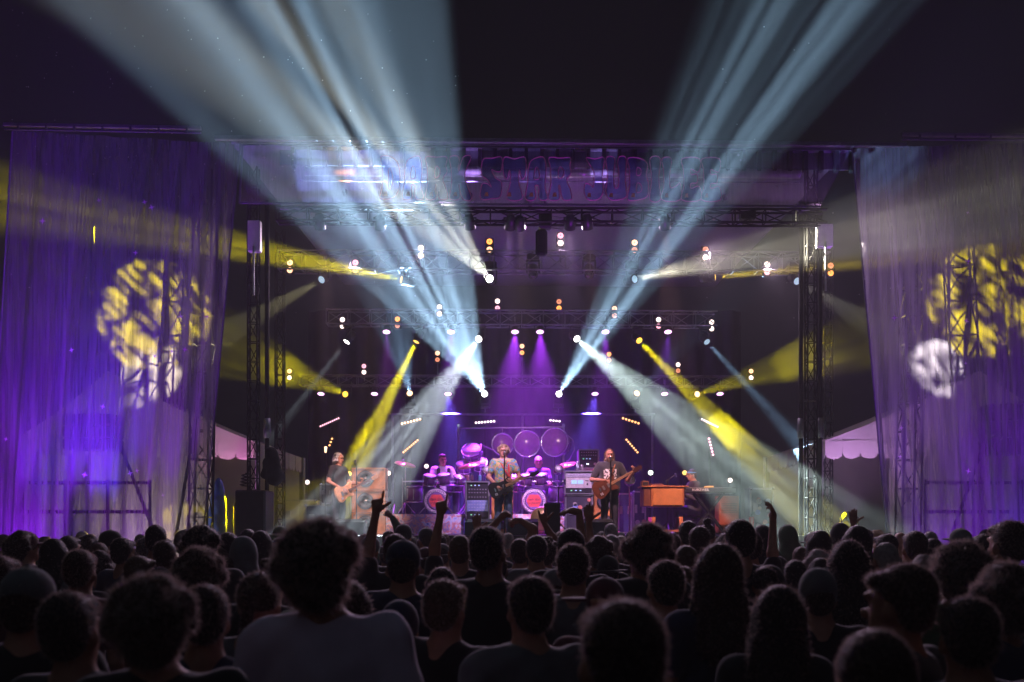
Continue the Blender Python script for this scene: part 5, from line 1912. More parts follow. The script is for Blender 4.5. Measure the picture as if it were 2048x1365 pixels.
# rotary speaker cabinet behind the keyboard
a, b = P(1438, 1066, 21.0), P(1478, 992, 21.0)
t = thing('rotary_speaker', 'reddish wooden speaker cabinet behind the keyboard stand', 'speaker', ((a.x + b.x) / 2, 21.2, DECK))
c = (a + b) / 2
MB().bevbox(c + Vector((0, .22, 0)), (b.x - a.x, .44, b.z - a.z), .012).build('cabinet', M('cherry_wood', (.34, .09, .05), .4, 0, .2, 6), t)
for k in range(6):
    MB().box(c + Vector((0, -.006, .22 - k * .035)), (b.x - a.x - .1, .012, .016)).build('louvre', wood_dk, t)
a, b = P(1499, 1060, 20.2), P(1507, 1034, 20.2)
o = MB().bevbox((a + b) / 2, (b.x - a.x, .1, b.z - a.z), .01).build('red_light', M('red_glow_paint', (.8, .05, .03), .35))  # a small red light, its glow put into the paint colour
tag(o, 'narrow red light at stage right, its glow painted bright red', 'red light')
MB().cyl(((a.x + b.x) / 2, 20.2, b.z), ((a.x + b.x) / 2, 20.2, b.z + .06), .015, n=8).build('top_stub', black, o)
MB().cyl(((a.x + b.x) / 2, 20.2, DECK), ((a.x + b.x) / 2, 20.2, a.z), .03, n=10).build('foot', black, o)

# ================================================================== THE BAND
def local_frame(b, p):
    return Matrix.Rotation(b.rotation_euler.z, 3, 'Z') @ (Vector(p) * b.scale.x) + b.location


def guitar(label, b, c, u, nrm, body_m, bass=False, scale=1.):
    """c, u, nrm in the player's own frame: body centre, neck direction, outward normal"""
    o_ = local_frame(b, c)
    Rz = Matrix.Rotation(b.rotation_euler.z, 3, 'Z')
    ux = (Rz @ Vector(u)).normalized()
    n = Rz @ Vector(nrm)
    n = (n - ux * n.dot(ux)).normalized()
    vy = n.cross(ux)
    t = thing('bass_guitar' if bass else 'electric_guitar', label, 'guitar', o_)
    s = scale
    pts = [(.23, .05), (.27, .12), (.22, .15), (.12, .115), (.02, .12), (-.1, .165), (-.2, .14), (-.235, .0), (-.2, -.14), (-.1, -.165), (.02, -.115), (.12, -.12), (.19, -.15), (.23, -.12), (.2, -.05), (.215, 0)]
    lp = smooth_loop(pts, 3)
    lp = [(x * s, y * s) for x, y in lp]
    MB().prism(lp, -.022, .022, o_, ux, vy, n).build('body', body_m, t)
    MB().prism([(x * .96, y * .96) for x, y in lp], .022, .026, o_, ux, vy, n).build('top', body_m, t)
    L = .82 if bass else .64
    neck = M('maple_neck', (.42, .24, .11), .4) if not bass else wood_dk
    nk = MB().prism([(.12, -.027), (L, -.021), (L, .021), (.12, .027)], .026, .045, o_, ux, vy, n).build('neck', neck, t)
    for k in range(9):
        x = .2 + (L - .22) * (1 - .5 ** (k / 5)) * 1.38
        MB().prism([(x, -.022), (x + .004, -.022), (x + .004, .022), (x, .022)], .045, .048, o_, ux, vy, n).build('fret', chrome, nk)
    hs = [(L, -.021), (L + .05, -.045), (L + .19, -.038), (L + .2, .03), (L + .05, .04), (L, .021)]
    hd = MB().prism(hs, .022, .04, o_, ux, vy, n).build('headstock', body_m, t)
    for k in range(6 if not bass else 4):
        p = o_ + ux * (L + .045 + .05 * (k % 3)) + vy * (.055 if k < 3 else -.06) + n * .03
        MB().ball(p, .013, 6, 4).build('tuner', chrome, hd)
    for x in (.08, -.03) if not bass else (.02, -.07):
        MB().prism([(x - .02, -.045), (x + .02, -.045), (x + .02, .045), (x - .02, .045)], .026, .04, o_, ux, vy, n).build('pickup', M('pickup_metal', (.3, .28, .26), .3, .7), t)
    MB().prism([(-.115, -.04), (-.095, -.04), (-.095, .04), (-.115, .04)], .026, .045, o_, ux, vy, n).build('bridge', chrome, t)
    for k in range(4):
        p = o_ + ux * (-.1 - .03 * (k % 2)) * s + vy * (-.075 - .025 * (k // 2)) * s + n * .026
        MB().cyl(p, p + n * .018, .014, n=8).build('knob', knob_m, t)
    for k in range(4):
        y = -.018 + .012 * k
        MB().bar(o_ + ux * -.1 + vy * y + n * .05, o_ + ux * L + vy * y * .8 + n * .05, .0015).build('string', chrome, t)
    return t


def beard(H):
    return [('beard', [el(H(0, .05, 1.54), (.06, .05, .07), .03), el(H(0, .085, 1.575), (.045, .02, .02), .02), rc(H(0, .06, 1.53), H(0, .075, 1.46), .045, .025, .03)], hair_lb)]


def strap(H):
    return [('strap', [rc((.05, .125, 1.40), (-.09, .15, 1.15), .012, .014, .02), rc((-.12, .02, 1.475), (-.06, .12, 1.40), .014, .014, .02), rc((-.1, .13, 1.36), (-.12, .155, 1.10), .018, .018, .02)], M('red_strap', (.6, .04, .04), .6))]


cx = P(1007, 0, 20).x
p_c = person('singer in tie-dye shirt and jeans playing a dark guitar at mid stage', (cx, 20.0, DECK), math.pi, 1.80, hair='curly', hairm=hair_mat('hair_sandy', (.30, .20, .11)), shirt=tiedye, trouser=denim, vox=.010, seed=3, face='sing', girth=1.08,
             extra=strap, hairs=500, hair_len=.02,
             arms={'R': dict(e=(.29, -.02, 1.13), w=(.13, .2, .95), d=(-.6, .45, -.65), n=(-.6, -.7, 0), c=(.4, .6, .6, .6, .6)),
                   'L': dict(e=(-.31, .02, 1.14), w=(-.17, .215, 1.0), d=(.2, .35, .55), n=(.3, -.8, .3), c=(.3, .75, .75, .75, .75))})
guitar('dark electric guitar hanging low on the centre singer', p_c, (.06, .22, .90), (-1, .05, .42), (.0, 1, .1), M('black_lacquer', (.02, .018, .022), .2, 0, .2))

bt = print_shirt('black_print_tee', (.02, .02, .023), (.72, .70, .68), 1.14, 1.34, .13, 22)
rx = P(1219, 0, 20).x
p_r = person('bearded long-haired guitarist in black printed T-shirt right of centre', (rx, 20.0, DECK), math.pi, 1.72, hair='long', hairm=hair_lb, shirt=bt, trouser=M('black_jeans', (.025, .025, .04), .85), vox=.010, seed=5, face='sing', girth=1.32, sleeve=.7, coat=.012,
             extra=lambda H: beard(H) + [('strap', [rc((-.13, .02, 1.49), (-.08, .16, 1.38), .015, .015, .02), rc((-.08, .16, 1.38), (-.02, .19, 1.2), .015, .015, .02)], M('brown_strap', (.3, .12, .05), .6))],
             hairs=400, hair_len=.02,
             arms={'R': dict(e=(.36, -.01, 1.13), w=(.10, .25, 1.10), d=(-.9, .15, -.1), n=(0, -.9, -.4), c=(.3, .5, .55, .6, .6)),
                   'L': dict(e=(-.37, .03, 1.12), w=(-.46, .235, 1.27), d=(-.1, .2, .9), n=(.8, -.3, .3), c=(.3, .8, .8, .8, .8))})
guitar('brown carved electric guitar held upward by the bearded guitarist', p_r, (.12, .27, .96), (-.74, -.02, .42), (0, 1, .12), M('walnut_lacquer', (.10, .032, .015), .22, 0, .3, 14), scale=1.05)

lx = P(677, 0, 20.3).x
p_b = person('grey-maned bass player in black T-shirt at stage left', (lx, 20.3, DECK), R(-118), 1.66, hair='mane', hairm=hair_mat('hair_silver', (.78, .75, .75)), shirt=M('black_tee', (.02, .02, .022), .85), trouser=M('black_jeans', (.025, .025, .04), .85), vox=.010, seed=8, face=True, girth=1.12, tilt=.15,
             hairs=700, hair_len=.03,
             arms={'R': dict(e=(.27, -.06, 1.14), w=(.14, .2, .98), d=(-.5, .6, -.3), n=(-.4, -.7, -.3), c=(.3, .5, .5, .6, .6)),
                   'L': dict(e=(-.33, .03, 1.13), w=(-.42, .28, 1.12), d=(-.1, .3, .8), n=(.7, -.4, .3), c=(.3, .8, .8, .8, .8))})
guitar('natural wood bass guitar held by the bass player', p_b, (.10, .22, .90), (-.84, .12, .34), (.12, 1, .1), M('natural_ash', (.62, .30, .12), .3, 0, .2, 10), bass=True)


def throne(b, label):
    x, y, z = b.location
    zz = RZ if z > DECK + .02 - .5 and y > 21.5 else DECK
    t = thing('stool', label, 'stool', (x, y, zz))
    top = z + .80 * b.scale.x
    MB().lathe([(0, 0), (.17, 0), (.18, .04), (.15, .07), (0, .075)], (x, y, top - .08), (0, 0, 1), 16).build('seat', blk_cloth, t, True)
    MB().cyl((x, y, zz + .12), (x, y, top - .08), .02, n=8).build('post', chrome, t)
    for k in range(3):
        a = k * 2.09
        MB().bar((x, y, zz + .25), (x + .24 * math.cos(a), y + .24 * math.sin(a), zz + .012), .02).build('leg', chrome, t)


def drum_arm(s):
    return dict(e=(s * .30, .1, 1.12), w=(s * .2, .34, 1.12), d=(s * -.2, .9, .1), n=(s * -.3, 0, -1), c=(.4, .8, .8, .8, .8))


d1 = person('left drummer in pale T-shirt with dark vest behind his kit', (P(885, 0, 22.75).x, 22.75, RZ - .45), math.pi + .35, 1.84, sit=True, tilt=.1, hair='short', hairm=hair_br, shirt=M('pale_tee', (.62, .55, .56), .85), vox=.012, seed=11, face=True,
            extra=lambda H: [('vest', [rc((.115, .09, 1.42), (.125, .1, 1.05), .035, .05, .03), rc((-.115, .09, 1.42), (-.125, .1, 1.05), .035, .05, .03)], blk_cloth)], arms={'R': drum_arm(1), 'L': drum_arm(-1)})
throne(d1, 'round drum stool under the left drummer')
d2 = person('balding right drummer in violet-dark shirt behind the right kit', (P(1077, 0, 22.75).x, 22.75, RZ - .48), math.pi - .3, 1.82, sit=True, yaw=.3, hair='crop', hairm=hair_gy, shirt=M('dark_violet_tee', (.07, .04, .10), .85), vox=.012, seed=12, face=True, girth=1.1, arms={'R': drum_arm(1), 'L': drum_arm(-1)})
throne(d2, 'round drum stool under the right drummer')
kp = person('keyboard player in dark jacket and blue headband leaning over the organ', (P(1386, 0, 20.95).x, 20.95, DECK - .42), R(100), 1.80, sit=True, hair='crop', hairm=hair_br, shirt=M('dark_jacket', (.035, .03, .04), .8), sleeve=1.5, vox=.011, seed=14, face=True, girth=1.1, tilt=.25, coat=.01,
            extra=lambda H: [('headband', [el(H(0, -.012, 1.682), (.090, .109, .024), .01)], M('blue_bandana', (.12, .28, .62), .8)),
                             ('glasses', [rc(H(.05, .09, 1.64), H(-.05, .09, 1.64), .006, .006, .004), rc(H(.07, .08, 1.64), H(.085, -.01, 1.635), .005, .005, .004), rc(H(-.07, .08, 1.64), H(-.085, -.01, 1.635), .005, .005, .004)], black)],
            arms={'R': dict(e=(.27, .06, 1.14), w=(.13, .33, 1.24), d=(-.1, .9, -.1), n=(0, 0, -1), c=(.2, .3, .3, .3, .3)), 'L': dict(e=(-.27, .06, 1.14), w=(-.13, .31, 1.25), d=(.1, .9, -.1), n=(0, 0, -1), c=(.2, .3, .3, .3, .3))})
throne(kp, 'stool under the keyboard player')
for k, (dx, dy) in enumerate(((.12, -.35), (-.2, -.38))):
    for nm, dd in (('left', d1), ('right', d2)):
        a = local_frame(dd, ((1 if k == 0 else -1) * .2, .42, 1.13))
        b_ = a + Vector((-.15 if k == 0 else .15, -.28, .16))
        o = MB().cyl(a + (a - b_) * .2, b_, .009, .006, n=6).build('drumstick', M('hickory', (.6, .42, .25), .5))
        tag(o, 'drumstick in the %s hand of the %s drummer' % ('right' if k == 0 else 'left', nm), 'drumstick')
        MB().ball(b_, .009, 6, 4).build('tip', MATS['hickory'], o)

# ================================================================== THE CROWD
cloth = {
    'bk': M('crowd_black_cotton', (.012, .012, .014), .9, 0, .3, 8, sheen=.3), 'nv': M('crowd_navy_cotton', (.02, .025, .06), .9, 0, .3, 8, sheen=.3), 'gy': M('crowd_grey_cotton', (.12, .12, .13), .9, 0, .2, 8, sheen=.3),
    'pl': M('crowd_pale_cotton', (.55, .46, .60), .9, 0, .1, 8, sheen=.3), 'rd': M('crowd_maroon_cotton', (.10, .02, .03), .9, 0, .2, 8, sheen=.3), 'gn': M('crowd_green_cotton', (.06, .12, .05), .9, 0, .2, 8, sheen=.3),
    'td': tiedye, 'br': M('crowd_brown_cotton', (.09, .05, .03), .9, 0, .2, 8, sheen=.3)}
hairs_ = {'bk': hair_bk, 'br': hair_br, 'lb': hair_lb, 'gy': hair_gy, 'bl': hair_bl}
PROTO = {}


def proto(key, fn):
    if key not in PROTO:
        PROTO[key] = fn()
    return PROTO[key]


def crowd_person(px, py, Y, label, hair='short', hm='bk', head=None, hdm='bk', shirt='bk', build='m', yaw=0., arms=None, sleeve=.55, seed=0, sk=None):
    top = P(px, py, Y)
    near = Y < 6
    extra = {'bushy': .045, 'curly': .025, 'hat': .03, 'cone_hat': .03, 'bun': .05}.get(head or hair, .015)
    hgt = top.z - extra
    hgt = max(1.48, min(1.98, hgt))
    s = hgt / 1.755
    gi, fem = {'m': (1.0, False), 'h': (1.25, False), 's': (.9, False), 'f': (.9, True)}[build]
    rr = random.Random(seed + int(px))
    if arms:
        skp, shp, trp, sop, H = body_prims(girth=gi, female=fem, arms={k: {kk: (tuple(v_ / s for v_ in vv) if kk in 'ew' else vv) for kk, vv in a.items()} for k, a in arms.items()}, sleeve=sleeve)
        mb_ = sdf_data('person', skp, .0085, skin_m)
        ms_ = sdf_data('shirt', shp, .014, cloth['bk'], .004, seed)
    else:
        def mk():
            skp, shp, trp, sop, H = body_prims(girth=gi, female=fem, sleeve=sleeve)
            return sdf_data('person', skp, .013, skin_m), sdf_data('shirt', shp, .016, cloth['bk'], .009 if gi > 1.1 else .006, gi * 9)
        mb_, ms_ = proto(('body', build, sleeve), mk)

    def mk2():
        skp, shp, trp, sop, H = body_prims(girth=gi, female=fem)
        return sdf_data('trousers', trp, .022, M('dark_denim', (.03, .035, .06), .85), .003), sdf_data('shoes', sop, .022, blk_plastic)
    mt_, mo_ = proto(('legs', build), mk2)
    H0 = lambda x, y, z: (x, y, z)
    b = link_mesh('person', mb_, None, sk or (skin_dk if rr.random() < .3 else skin_m))
    tag(b, label, 'person', 'audience in front of the stage')
    link_mesh('shirt', ms_, b, cloth[shirt])
    link_mesh('trousers', mt_, b)
    link_mesh('shoes', mo_, b)
    if hair and hair != 'bald':
        nh = (7000 if near else 1000) if hair in ('bushy', 'curly') else (3000 if near else 500)
        ln = {'bushy': .026, 'curly': .022, 'long': .02, 'crop': .008}.get(hair, .014)
        var = int(px) % 2

        def mk3():
            return strands(sdf_data('hair', hair_prims(hair, H0, random.Random(var + 3)), .010, hair_br), nh, ln if near else ln * 1.1, var + 5)
        link_mesh('hair', proto(('hair', hair, near, var), mk3), b, hairs_[hm])
    if head:
        for nm, pr in cap_parts(head, H0):
            link_mesh(nm, proto(('head', head, nm), lambda pr=pr, nm=nm: sdf_data(nm, pr, .009, blk_cloth)), b, cloth[hdm])
    tx, ty = (0, 0) if arms else (rr.uniform(-.03, .05), rr.uniform(-.06, .06))     # people lean and sway
    b.location = (top.x - ty * hgt * .95, Y + tx * hgt * .95, 0)
    b.rotation_euler = (tx, ty, yaw if arms else yaw + rr.uniform(-.4, .4))
    b.scale = (s, s, s)
    return b


# (x, y of the crown, metres away, description, looks)
C = crowd_person
# --- nearest
C(1245, 1196, 2.0, 'closest person in the middle, round short-haired head at the bottom edge', 'short', 'br', shirt='bk', build='h')
C(1738, 1244, 2.05, 'closest person at the right, dome-shaped head at the bottom edge', 'crop', 'br', shirt='rd', build='m', yaw=.3)
C(640, 1036, 3.25, 'tallest man left of centre with bushy hair and pale violet T-shirt', 'bushy', 'bk', shirt='pl', build='h', yaw=-.25)
C(58, 1136, 3.3, 'big capped man near the left edge with a pale strap on his cap', 'crop', 'br', 'cap', 'gy', 'bk', 'h', -.3)
C(306, 1150, 2.8, 'large dark round head close by at lower left', 'curly', 'br', shirt='bk', build='h')
C(416, 1168, 3.4, 'dark head right of the large round one at lower left', 'short', 'bk', shirt='nv')
C(1823, 1127, 3.1, 'large head in profile with a glinting earring at lower right', 'short', 'br', shirt='bk', build='h', yaw=.9)
C(916, 1154, 4.0, 'rim-lit head turned aside just left of the bottom middle', 'short', 'lb', shirt='bk', yaw=-.7)
C(802, 1204, 4.1, 'short person in a rounded cap at lower left of centre', 'crop', 'bk', 'beanie', 'nv', 'bk', 's')
C(1050, 1150, 3.6, 'broad short-haired figure in the lower middle', 'short', 'bk', shirt='gy', build='h', yaw=.5)
C(1222, 1156, 4.2, 'person in a maroon cap with its brim pointing left', 'crop', 'br', 'cap_side', 'rd', 'rd', 'm', math.pi)
C(1635, 1140, 4.5, 'person in a violet-dark knit beanie at lower right', 'crop', 'br', 'beanie', 'gy', 'bk')
C(1434, 1088, 4.2, 'long-haired person with a pointed crown right of centre', 'long', 'br', shirt='nv', build='f')
C(1330, 1120, 4.6, 'broad-backed dark figure below the organ', 'short', 'bk', shirt='gy', build='h')
C(1999, 1128, 3.6, 'dark figure filling the lower right corner', 'curly', 'bk', shirt='nv', build='h')
C(150, 1180, 3.0, 'dark low head between the capped man and the large round head', 'short', 'bk', shirt='bk', build='m')
C(699, 1160, 4.2, 'dark head peeping behind the tallest man\'s right shoulder', 'long', 'br', shirt='bk', build='f')
C(1560, 1170, 3.6, 'low dark long-haired head left of the knit beanie', 'long', 'bk', shirt='bk', build='f')
C(1935, 1190, 2.9, 'low dark head in front of the lower right corner figure', 'short', 'bk', shirt='nv', build='m')
C(520, 1140, 3.8, 'dark head at the tallest man\'s left shoulder', 'pony', 'br', shirt='gy', build='f')
# --- middle distance
C(986, 1052, 5.2, 'tall dark round head before the centre singer\'s feet', 'short', 'bk', shirt='bk', build='h')
C(808, 1081, 5.2, 'capped round head between the two pointing arms', 'crop', 'br', 'cap', 'nv', 'nv', 'h')
C(1147, 1087, 5.2, 'even round head just right of the middle, thin rim of light', 'short', 'br', shirt='gy')
C(1293, 1050, 5.3, 'wide dark head in front of the organ\'s left end', 'curly', 'bk', shirt='bk', build='h')
C(1476, 1039, 6.2, 'tall smooth dark head under the keyboard\'s right end', 'short', 'bk', shirt='bk', build='m')
C(2016, 1041, 5.6, 'tall man at the right edge before the right scrim', 'short', 'br', shirt='bk', build='h')
C(1928, 1079, 4.6, 'big curly mop of hair at the far right', 'bushy', 'bk', shirt='gn')
C(1697, 1081, 5.2, 'dark head in front of the right tent opening', 'long', 'bk', shirt='bk', build='f')
C(413, 1096, 5.0, 'frizzy rim-lit head below the left truss tower', 'curly', 'br', shirt='bk')
C(164, 1098, 5.6, 'round head with lit right cheek toward the left', 'short', 'br', shirt='rd')
C(410, 1047, 6.8, 'dark bushy head at the foot of the left truss tower', 'bushy', 'bk', shirt='bk')
C(308, 1049, 8.6, 'tall narrow dark head left of the left truss tower', 'short', 'bk', shirt='bk', build='h')
C(328, 1080, 7.4, 'dark head just below the tall narrow one at left', 'short', 'br', shirt='rd')
C(281, 1111, 6.4, 'pale-cheeked head low between two dark ones at left', 'short', 'lb', shirt='bk', yaw=-.9)
C(240, 1061, 9.6, 'person in a cap with upturned brim before the left scrim', 'crop', 'br', 'cap', 'bk', 'bk', 'm', -1.2)
C(255, 1075, 8.2, 'small dark head right below the upturned cap', 'short', 'bk', shirt='nv')
C(354, 1060, 9.4, 'person in a cap facing right beside the tall narrow head', 'crop', 'br', 'cap', 'gy', 'bk', 's', -1.3)
C(460, 1064, 9.0, 'dark head under the black speaker stack', 'short', 'bk', shirt='bk')
C(489, 1077, 7.6, 'hooded person with rim-lit hood below the speaker stack', None, 'bk', 'hood', 'gy', 'gy')
C(498, 1056, 10.4, 'round head with a thin bright outline by the speaker stack', 'crop', 'bk', shirt='bk')
C(524, 1062, 9.6, 'long wavy-haired head just right of the thinly outlined one', 'long', 'bk', shirt='br', build='f')
C(567, 1079, 11.0, 'bald head lit greenish beside the tallest man', 'bald', 'br', shirt='gn')
C(560, 1052, 13.5, 'person under a wide pale hat in the yellow light at left', 'crop', 'br', 'cone_hat', 'gn', 'gn', 'h')
C(551, 1118, 6.0, 'dark head low left of the tallest man', 'bun', 'br', shirt='bk', build='f')
C(56, 1064, 8.4, 'reddish cap and tall hair at far left before the scrim', 'curly', 'br', 'cap', 'rd', 'rd', 'm', -.8)
C(114, 1078, 7.2, 'dark head second from left before the left scrim', 'long', 'bk', shirt='gy', build='f')
C(146, 1071, 9.6, 'small dark head before the brightest violet fold', 'short', 'bk', shirt='bk')
C(178, 1069, 10.6, 'small head right of the brightest violet fold', 'curly', 'br', shirt='nv')
C(202, 1083, 9.2, 'low small head with lit ear at left', 'crop', 'lb', shirt='bk')
C(12, 1110, 5.2, 'head cut by the left edge of the picture', 'short', 'br', shirt='rd')
C(30, 1082, 9.0, 'small dim head at the far left behind the cut one', 'short', 'bk', shirt='bk')
C(810, 1049, 11.2, 'person in a dark cap below the orange bass cabinets', 'crop', 'bk', 'cap', 'bk', 'bk')
C(848, 1056, 11.6, 'person whose cap brim points right near the left riser edge', 'crop', 'br', 'cap_side', 'bk', 'bk', 'm', .2)
C(742, 1072, 9.4, 'pale-capped head close right of the tallest man', 'crop', 'br', 'cap', 'gy', 'bk')
C(1141, 1056, 6.4, 'dark head under the gong', 'short', 'bk', shirt='bk', build='h')
C(1072, 1070, 8.0, 'small dark head left of the gong', 'short', 'bk', shirt='gy')
C(1346, 1064, 8.6, 'dark head under the organ legs', 'short', 'br', shirt='bk')
C(1375, 1042, 9.6, 'narrow tall head between organ and keyboard', 'short', 'bk', shirt='bk')
C(1401, 1052, 8.2, 'round rim-lit head in front of the keyboard stand', 'short', 'br', shirt='nv')
C(1413, 1040, 10.6, 'higher dark head behind the rim-lit one at the keyboard stand', 'bun', 'bk', shirt='bk', build='f')
C(1372, 1087, 6.6, 'low rim-lit head below the narrow tall one', 'crop', 'lb', shirt='bk')
C(1524, 1051, 9.4, 'dark head left of the raised curled hand', 'long', 'bk', shirt='bk', build='f')
C(1570, 1053, 12.0, 'hooded person lit green in the yellow beam\'s foot', None, 'br', 'hood', 'gn', 'gn')
C(1633, 1061, 8.4, 'smooth long-haired head in front of the yellow beam\'s foot', 'long', 'bk', shirt='bk', build='f')
C(1680, 1049, 9.6, 'dark head in a brimless hat left of the open raised hand', 'crop', 'bk', 'beanie', 'bk', 'bk')
C(1709, 1051, 7.0, 'dark head right under the open raised hand', 'long', 'bk', shirt='bk', build='f')
C(1750, 1061, 12.0, 'curly blond rim-lit hair below the right tent', 'curly', 'bl', shirt='pl')
C(1770, 1067, 8.4, 'short dark head left of the bald bright one', 'short', 'bk', shirt='bk')
C(1800, 1062, 11.5, 'bald head with bright edge under the right tent', 'bald', 'br', shirt='gy')
C(1826, 1062, 7.6, 'big dark head right of the bald bright one', 'short', 'br', shirt='rd', build='h')
C(1767, 1081, 6.8, 'grey-haired round head low below the right tent', 'crop', 'gy', shirt='bk')
C(1861, 1061, 11.0, 'greyish small head before the right scaffold tower', 'crop', 'gy', shirt='bk')
C(1867, 1077, 8.2, 'small dark head left of the big curly mop', 'short', 'bk', shirt='bk')
C(1917, 1058, 9.2, 'person in a pale cap before the right scrim', 'crop', 'br', 'cap', 'gy', 'gy', 'h', .5)
C(1960, 1068, 9.0, 'small dark head before the right scrim, left of the tall man', 'short', 'bk', shirt='nv')
C(1635, 1099, 7.4, 'violet-tinged head above the knit beanie', 'curly', 'gy', shirt='gy', build='f')
C(1589, 1118, 7.0, 'dark head below the green hooded person', 'short', 'bk', shirt='nv')
C(1221, 1047, 13.5, 'small grey-lit head at the stage edge below the right guitarist', 'short', 'gy', shirt='bk')
C(1242, 1069, 11.5, 'right one of two small pale-rimmed heads below the guitarist', 'crop', 'gy', shirt='bk')
C(1264, 1062, 12.5, 'small head in a flat cap right of the pale-rimmed pair', 'crop', 'br', 'cap', 'bk', 'bk', 's', .9)
C(880, 1068, 12.5, 'small dark head between the pointing hands near the stage', 'short', 'bk', shirt='bk')
C(1450, 1066, 12.0, 'small head behind the tall smooth one at the keyboard', 'short', 'bk', shirt='bk')
C(610, 1080, 12.5, 'small head half hidden behind the tallest man', 'short', 'bk', shirt='bk')
C(690, 1066, 14.0, 'small head right behind the tallest man near the stage', 'curly', 'br', shirt='bk')


# --- raised hands
def W(px0, Y, px, py, dy=0.):
    """a pixel as a point in the frame of a person standing at px0"""
    p = P(px, py, Y)
    return ((px - px0) * Y / F, dy, p.z)


def raiser(px0, py, Y, label, side, elbow, wrist, d, n, s_, curls, **kw):
    """side: which hand; elbow/wrist as pixels"""
    a = {side: dict(e=W(px0, Y, *elbow), w=W(px0, Y, *wrist), d=d, n=n, s=s_, c=curls)}
    return C(px0, py, Y, label, arms=a, **kw)


raiser(792, 1068, 6.9, 'person pointing one finger up, thumb spread, left of centre', 'L', (737, 1098, .02), (749, 1031, .05), (.12, 0, 1), (.3, 1, 0), (1, -.2, 0), (-.1, .0, .95, 1, 1), hair='short', hm='br', shirt='bk')
raiser(920, 1067, 7.3, 'person with a thin bright outline pointing one finger up', 'L', (869, 1096, .02), (879, 1034, .05), (.1, 0, 1), (.2, 1, 0), (1, -.2, 0), (.9, .0, 1, 1, 1), hair='crop', hm='lb', shirt='bk')
raiser(1040, 1077, 8.6, 'person holding a bent fist up before the centre singer', 'L', (978, 1062, .1), (997, 1040, .12), (.6, .2, .6), (.6, .6, -.4), (-.4, 0, .6), (.7, .9, .9, .9, .9), hair='short', hm='br', shirt='nv')
raiser(1090, 1074, 9.0, 'person with a bent arm and drooping fist before the riser', 'L', (1066, 1058, .05), (1043, 1042, .1), (-.9, .1, -.1), (0, .3, -1), (.2, 1, 0), (.6, .9, .9, .9, .9), hair='curly', hm='br', shirt='bk')
raiser(1128, 1072, 9.6, 'person making a horned hand sign before the gong', 'L', (1106, 1076, .05), (1091, 1050, .08), (-.2, 0, 1), (.1, 1, 0), (1, 0, .1), (-.1, .0, 1, 1, .0), hair='short', hm='bk', shirt='bk')
raiser(1197, 1072, 7.9, 'person whose raised hand droops forward from the wrist', 'L', (1163, 1080, .0), (1159, 1026, .03), (-1, .1, .1), (-.1, .2, -1), (0, 1, 0), (.2, .25, .3, .35, .4), hair='curly', hm='br', shirt='bk')
raiser(1222, 1069, 9.0, 'person raising an open spread hand beside the drooping one', 'L', (1180, 1083, .02), (1179, 1048, .04), (-.05, 0, 1), (0, 1, 0), (1, 0, 0), (-.2, .02, .0, .02, .05), hair='short', hm='gy', shirt='bk')
raiser(1500, 1062, 7.8, 'person raising a curled hand at the right of the keyboard', 'R', (1545, 1106, .0), (1549, 1046, .05), (.0, .05, 1), (-1, .3, 0), (-.7, -.6, 0), (.1, .3, .35, .4, .5), hair='short', hm='bk', shirt='bk')
raiser(1728, 1058, 11.0, 'person raising an open hand below the right tent', 'L', (1708, 1070, .02), (1709, 1052, .04), (.0, 0, 1), (0, 1, 0), (1, 0, 0), (-.2, .02, .0, .02, .05), hair='short', hm='bk', shirt='bk')
raiser(978, 1066, 10.0, 'person raising a small open hand beside the effects rack', 'L', (950, 1084, .02), (953, 1064, .04), (.0, 0, 1), (0, 1, 0), (1, 0, 0), (-.2, .05, .0, .05, .1), hair='crop', hm='bk', shirt='bk')
raiser(778, 1062, 13.0, 'person in green sleeves lifting an arm by the bass cabinets', 'R', (795, 1056, .05), (783, 1036, .08), (-.6, .1, .5), (.3, .6, -.5), (.3, 0, .6), (.6, .8, .8, .8, .8), hair='short', hm='br', shirt='gn', sleeve=1.5)

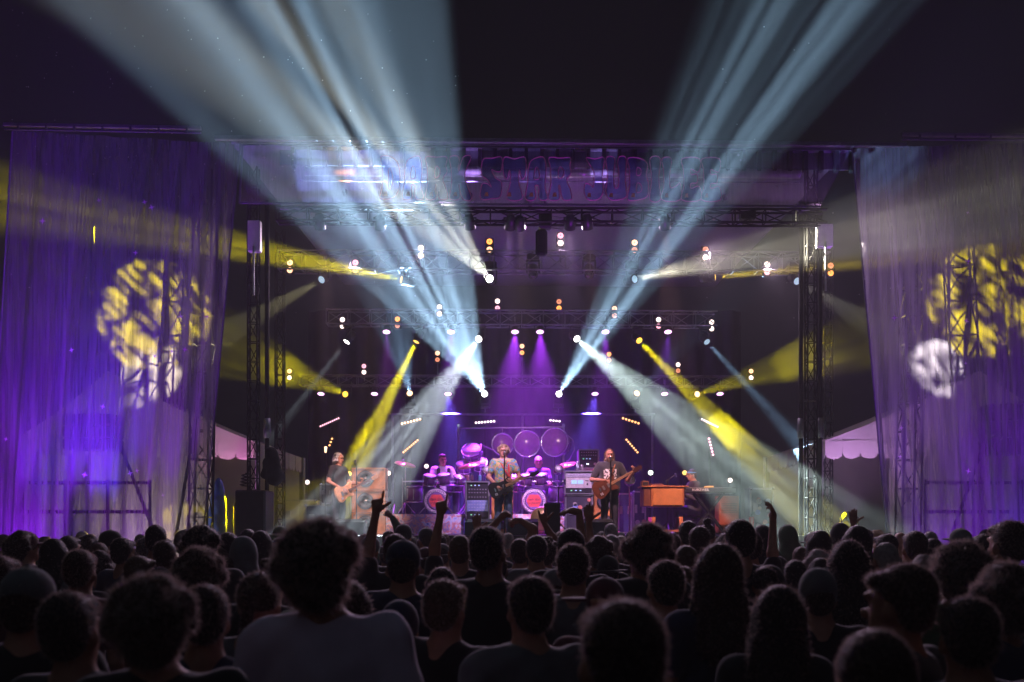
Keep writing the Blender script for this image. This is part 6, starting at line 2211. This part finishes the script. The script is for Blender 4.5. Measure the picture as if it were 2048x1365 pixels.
# more heads filling the ground between those rows, every one somewhere of its own
rr = random.Random(21)
styles = [('short', 'dark short-haired'), ('curly', 'dark curly'), ('long', 'dark long-haired'), ('crop', 'closely cropped'), ('pony', 'ponytailed')]
marks = [(60, 'the left edge'), (200, 'the dark hanging speaker'), (330, 'the left scrim\'s tent wall'), (450, 'the blue tarpaulin'), (600, 'the pale grey case'), (740, 'the bass cabinets'), (870, 'the left bass drum'), (1000, 'the centre singer'), (1100, 'the plain floor speaker'), (1215, 'the right guitarist'),
         (1330, 'the organ'), (1430, 'the keyboard'), (1520, 'the stickered case'), (1640, 'the right stage mast'), (1760, 'the right tent'), (1870, 'the right truss tower'), (1990, 'the right end')]
for row, (Y, pyb, nm) in enumerate(((14.8, 1064, 'first row by the stage'), (13.6, 1068, 'second row from the stage'), (12.2, 1076, 'third row from the stage'), (10.6, 1082, 'fourth row from the stage'), (9.2, 1092, 'fifth row from the stage'), (6.0, 1132, 'near middle rows'), (7.4, 1112, 'low middle rows'))):
    for k, (mx_, mk_) in enumerate(marks):
        st_, word = styles[(k * 2 + row) % 5]
        px = mx_ + rr.uniform(-26, 26) + (row * 37) % 70 - 30
        if row >= 5 and k % 2 == row % 2:
            continue
        hw = [None, None, 'cap', None, 'beanie', None, 'cap_back', None, None, 'hat'][(k * 3 + row * 7) % 10]
        if hw and st_ in ('curly', 'pony'):
            st_ = 'crop'
        C(px, pyb + rr.uniform(-5, 9), Y + rr.uniform(-.4, .4), '%s head in the %s, below %s' % ({None: word, 'cap': 'capped', 'cap_back': 'backward-capped', 'beanie': 'beanie-wearing', 'hat': 'brim-hatted'}[hw], nm, mk_), st_, head=hw, hdm=rr.choice(['bk', 'gy', 'nv', 'rd']), hm=rr.choice(['bk', 'br', 'bk', 'lb', 'gy']), shirt=rr.choice(['bk', 'nv', 'gy', 'rd', 'gn']), build=rr.choice('msfh'))

# ================================================================== INSECTS CAUGHT IN THE BEAMS
rr = random.Random(4)
v, f = [], []
for i in range(190):
    Y = rr.uniform(7, 16)
    px = rr.uniform(20, 920) if rr.random() < .85 else rr.uniform(1350, 1800)
    py = rr.uniform(20, 640) if rr.random() < .8 else rr.uniform(20, 350)
    c = P(px, py, Y)
    r = rr.uniform(.4, 1.0) * Y / F * 1.1
    o = len(v)
    for q in ((1, 0, 0), (-1, 0, 0), (0, 1, 0), (0, -1, 0), (0, 0, 1), (0, 0, -1)):
        v.append(c + Vector(q) * r * rr.uniform(.6, 1.4))
    f += [tuple(o + j for j in t) for t in ((0, 2, 4), (2, 1, 4), (1, 3, 4), (3, 0, 4), (2, 0, 5), (1, 2, 5), (3, 1, 5), (0, 3, 5))]
o = obj('insects', v, f, M('insect_wings', (.8, .8, .75), .5, 0, .1, trans=.5))
tag(o, 'tiny night insects glinting in the light beams', 'insects', kind='stuff')
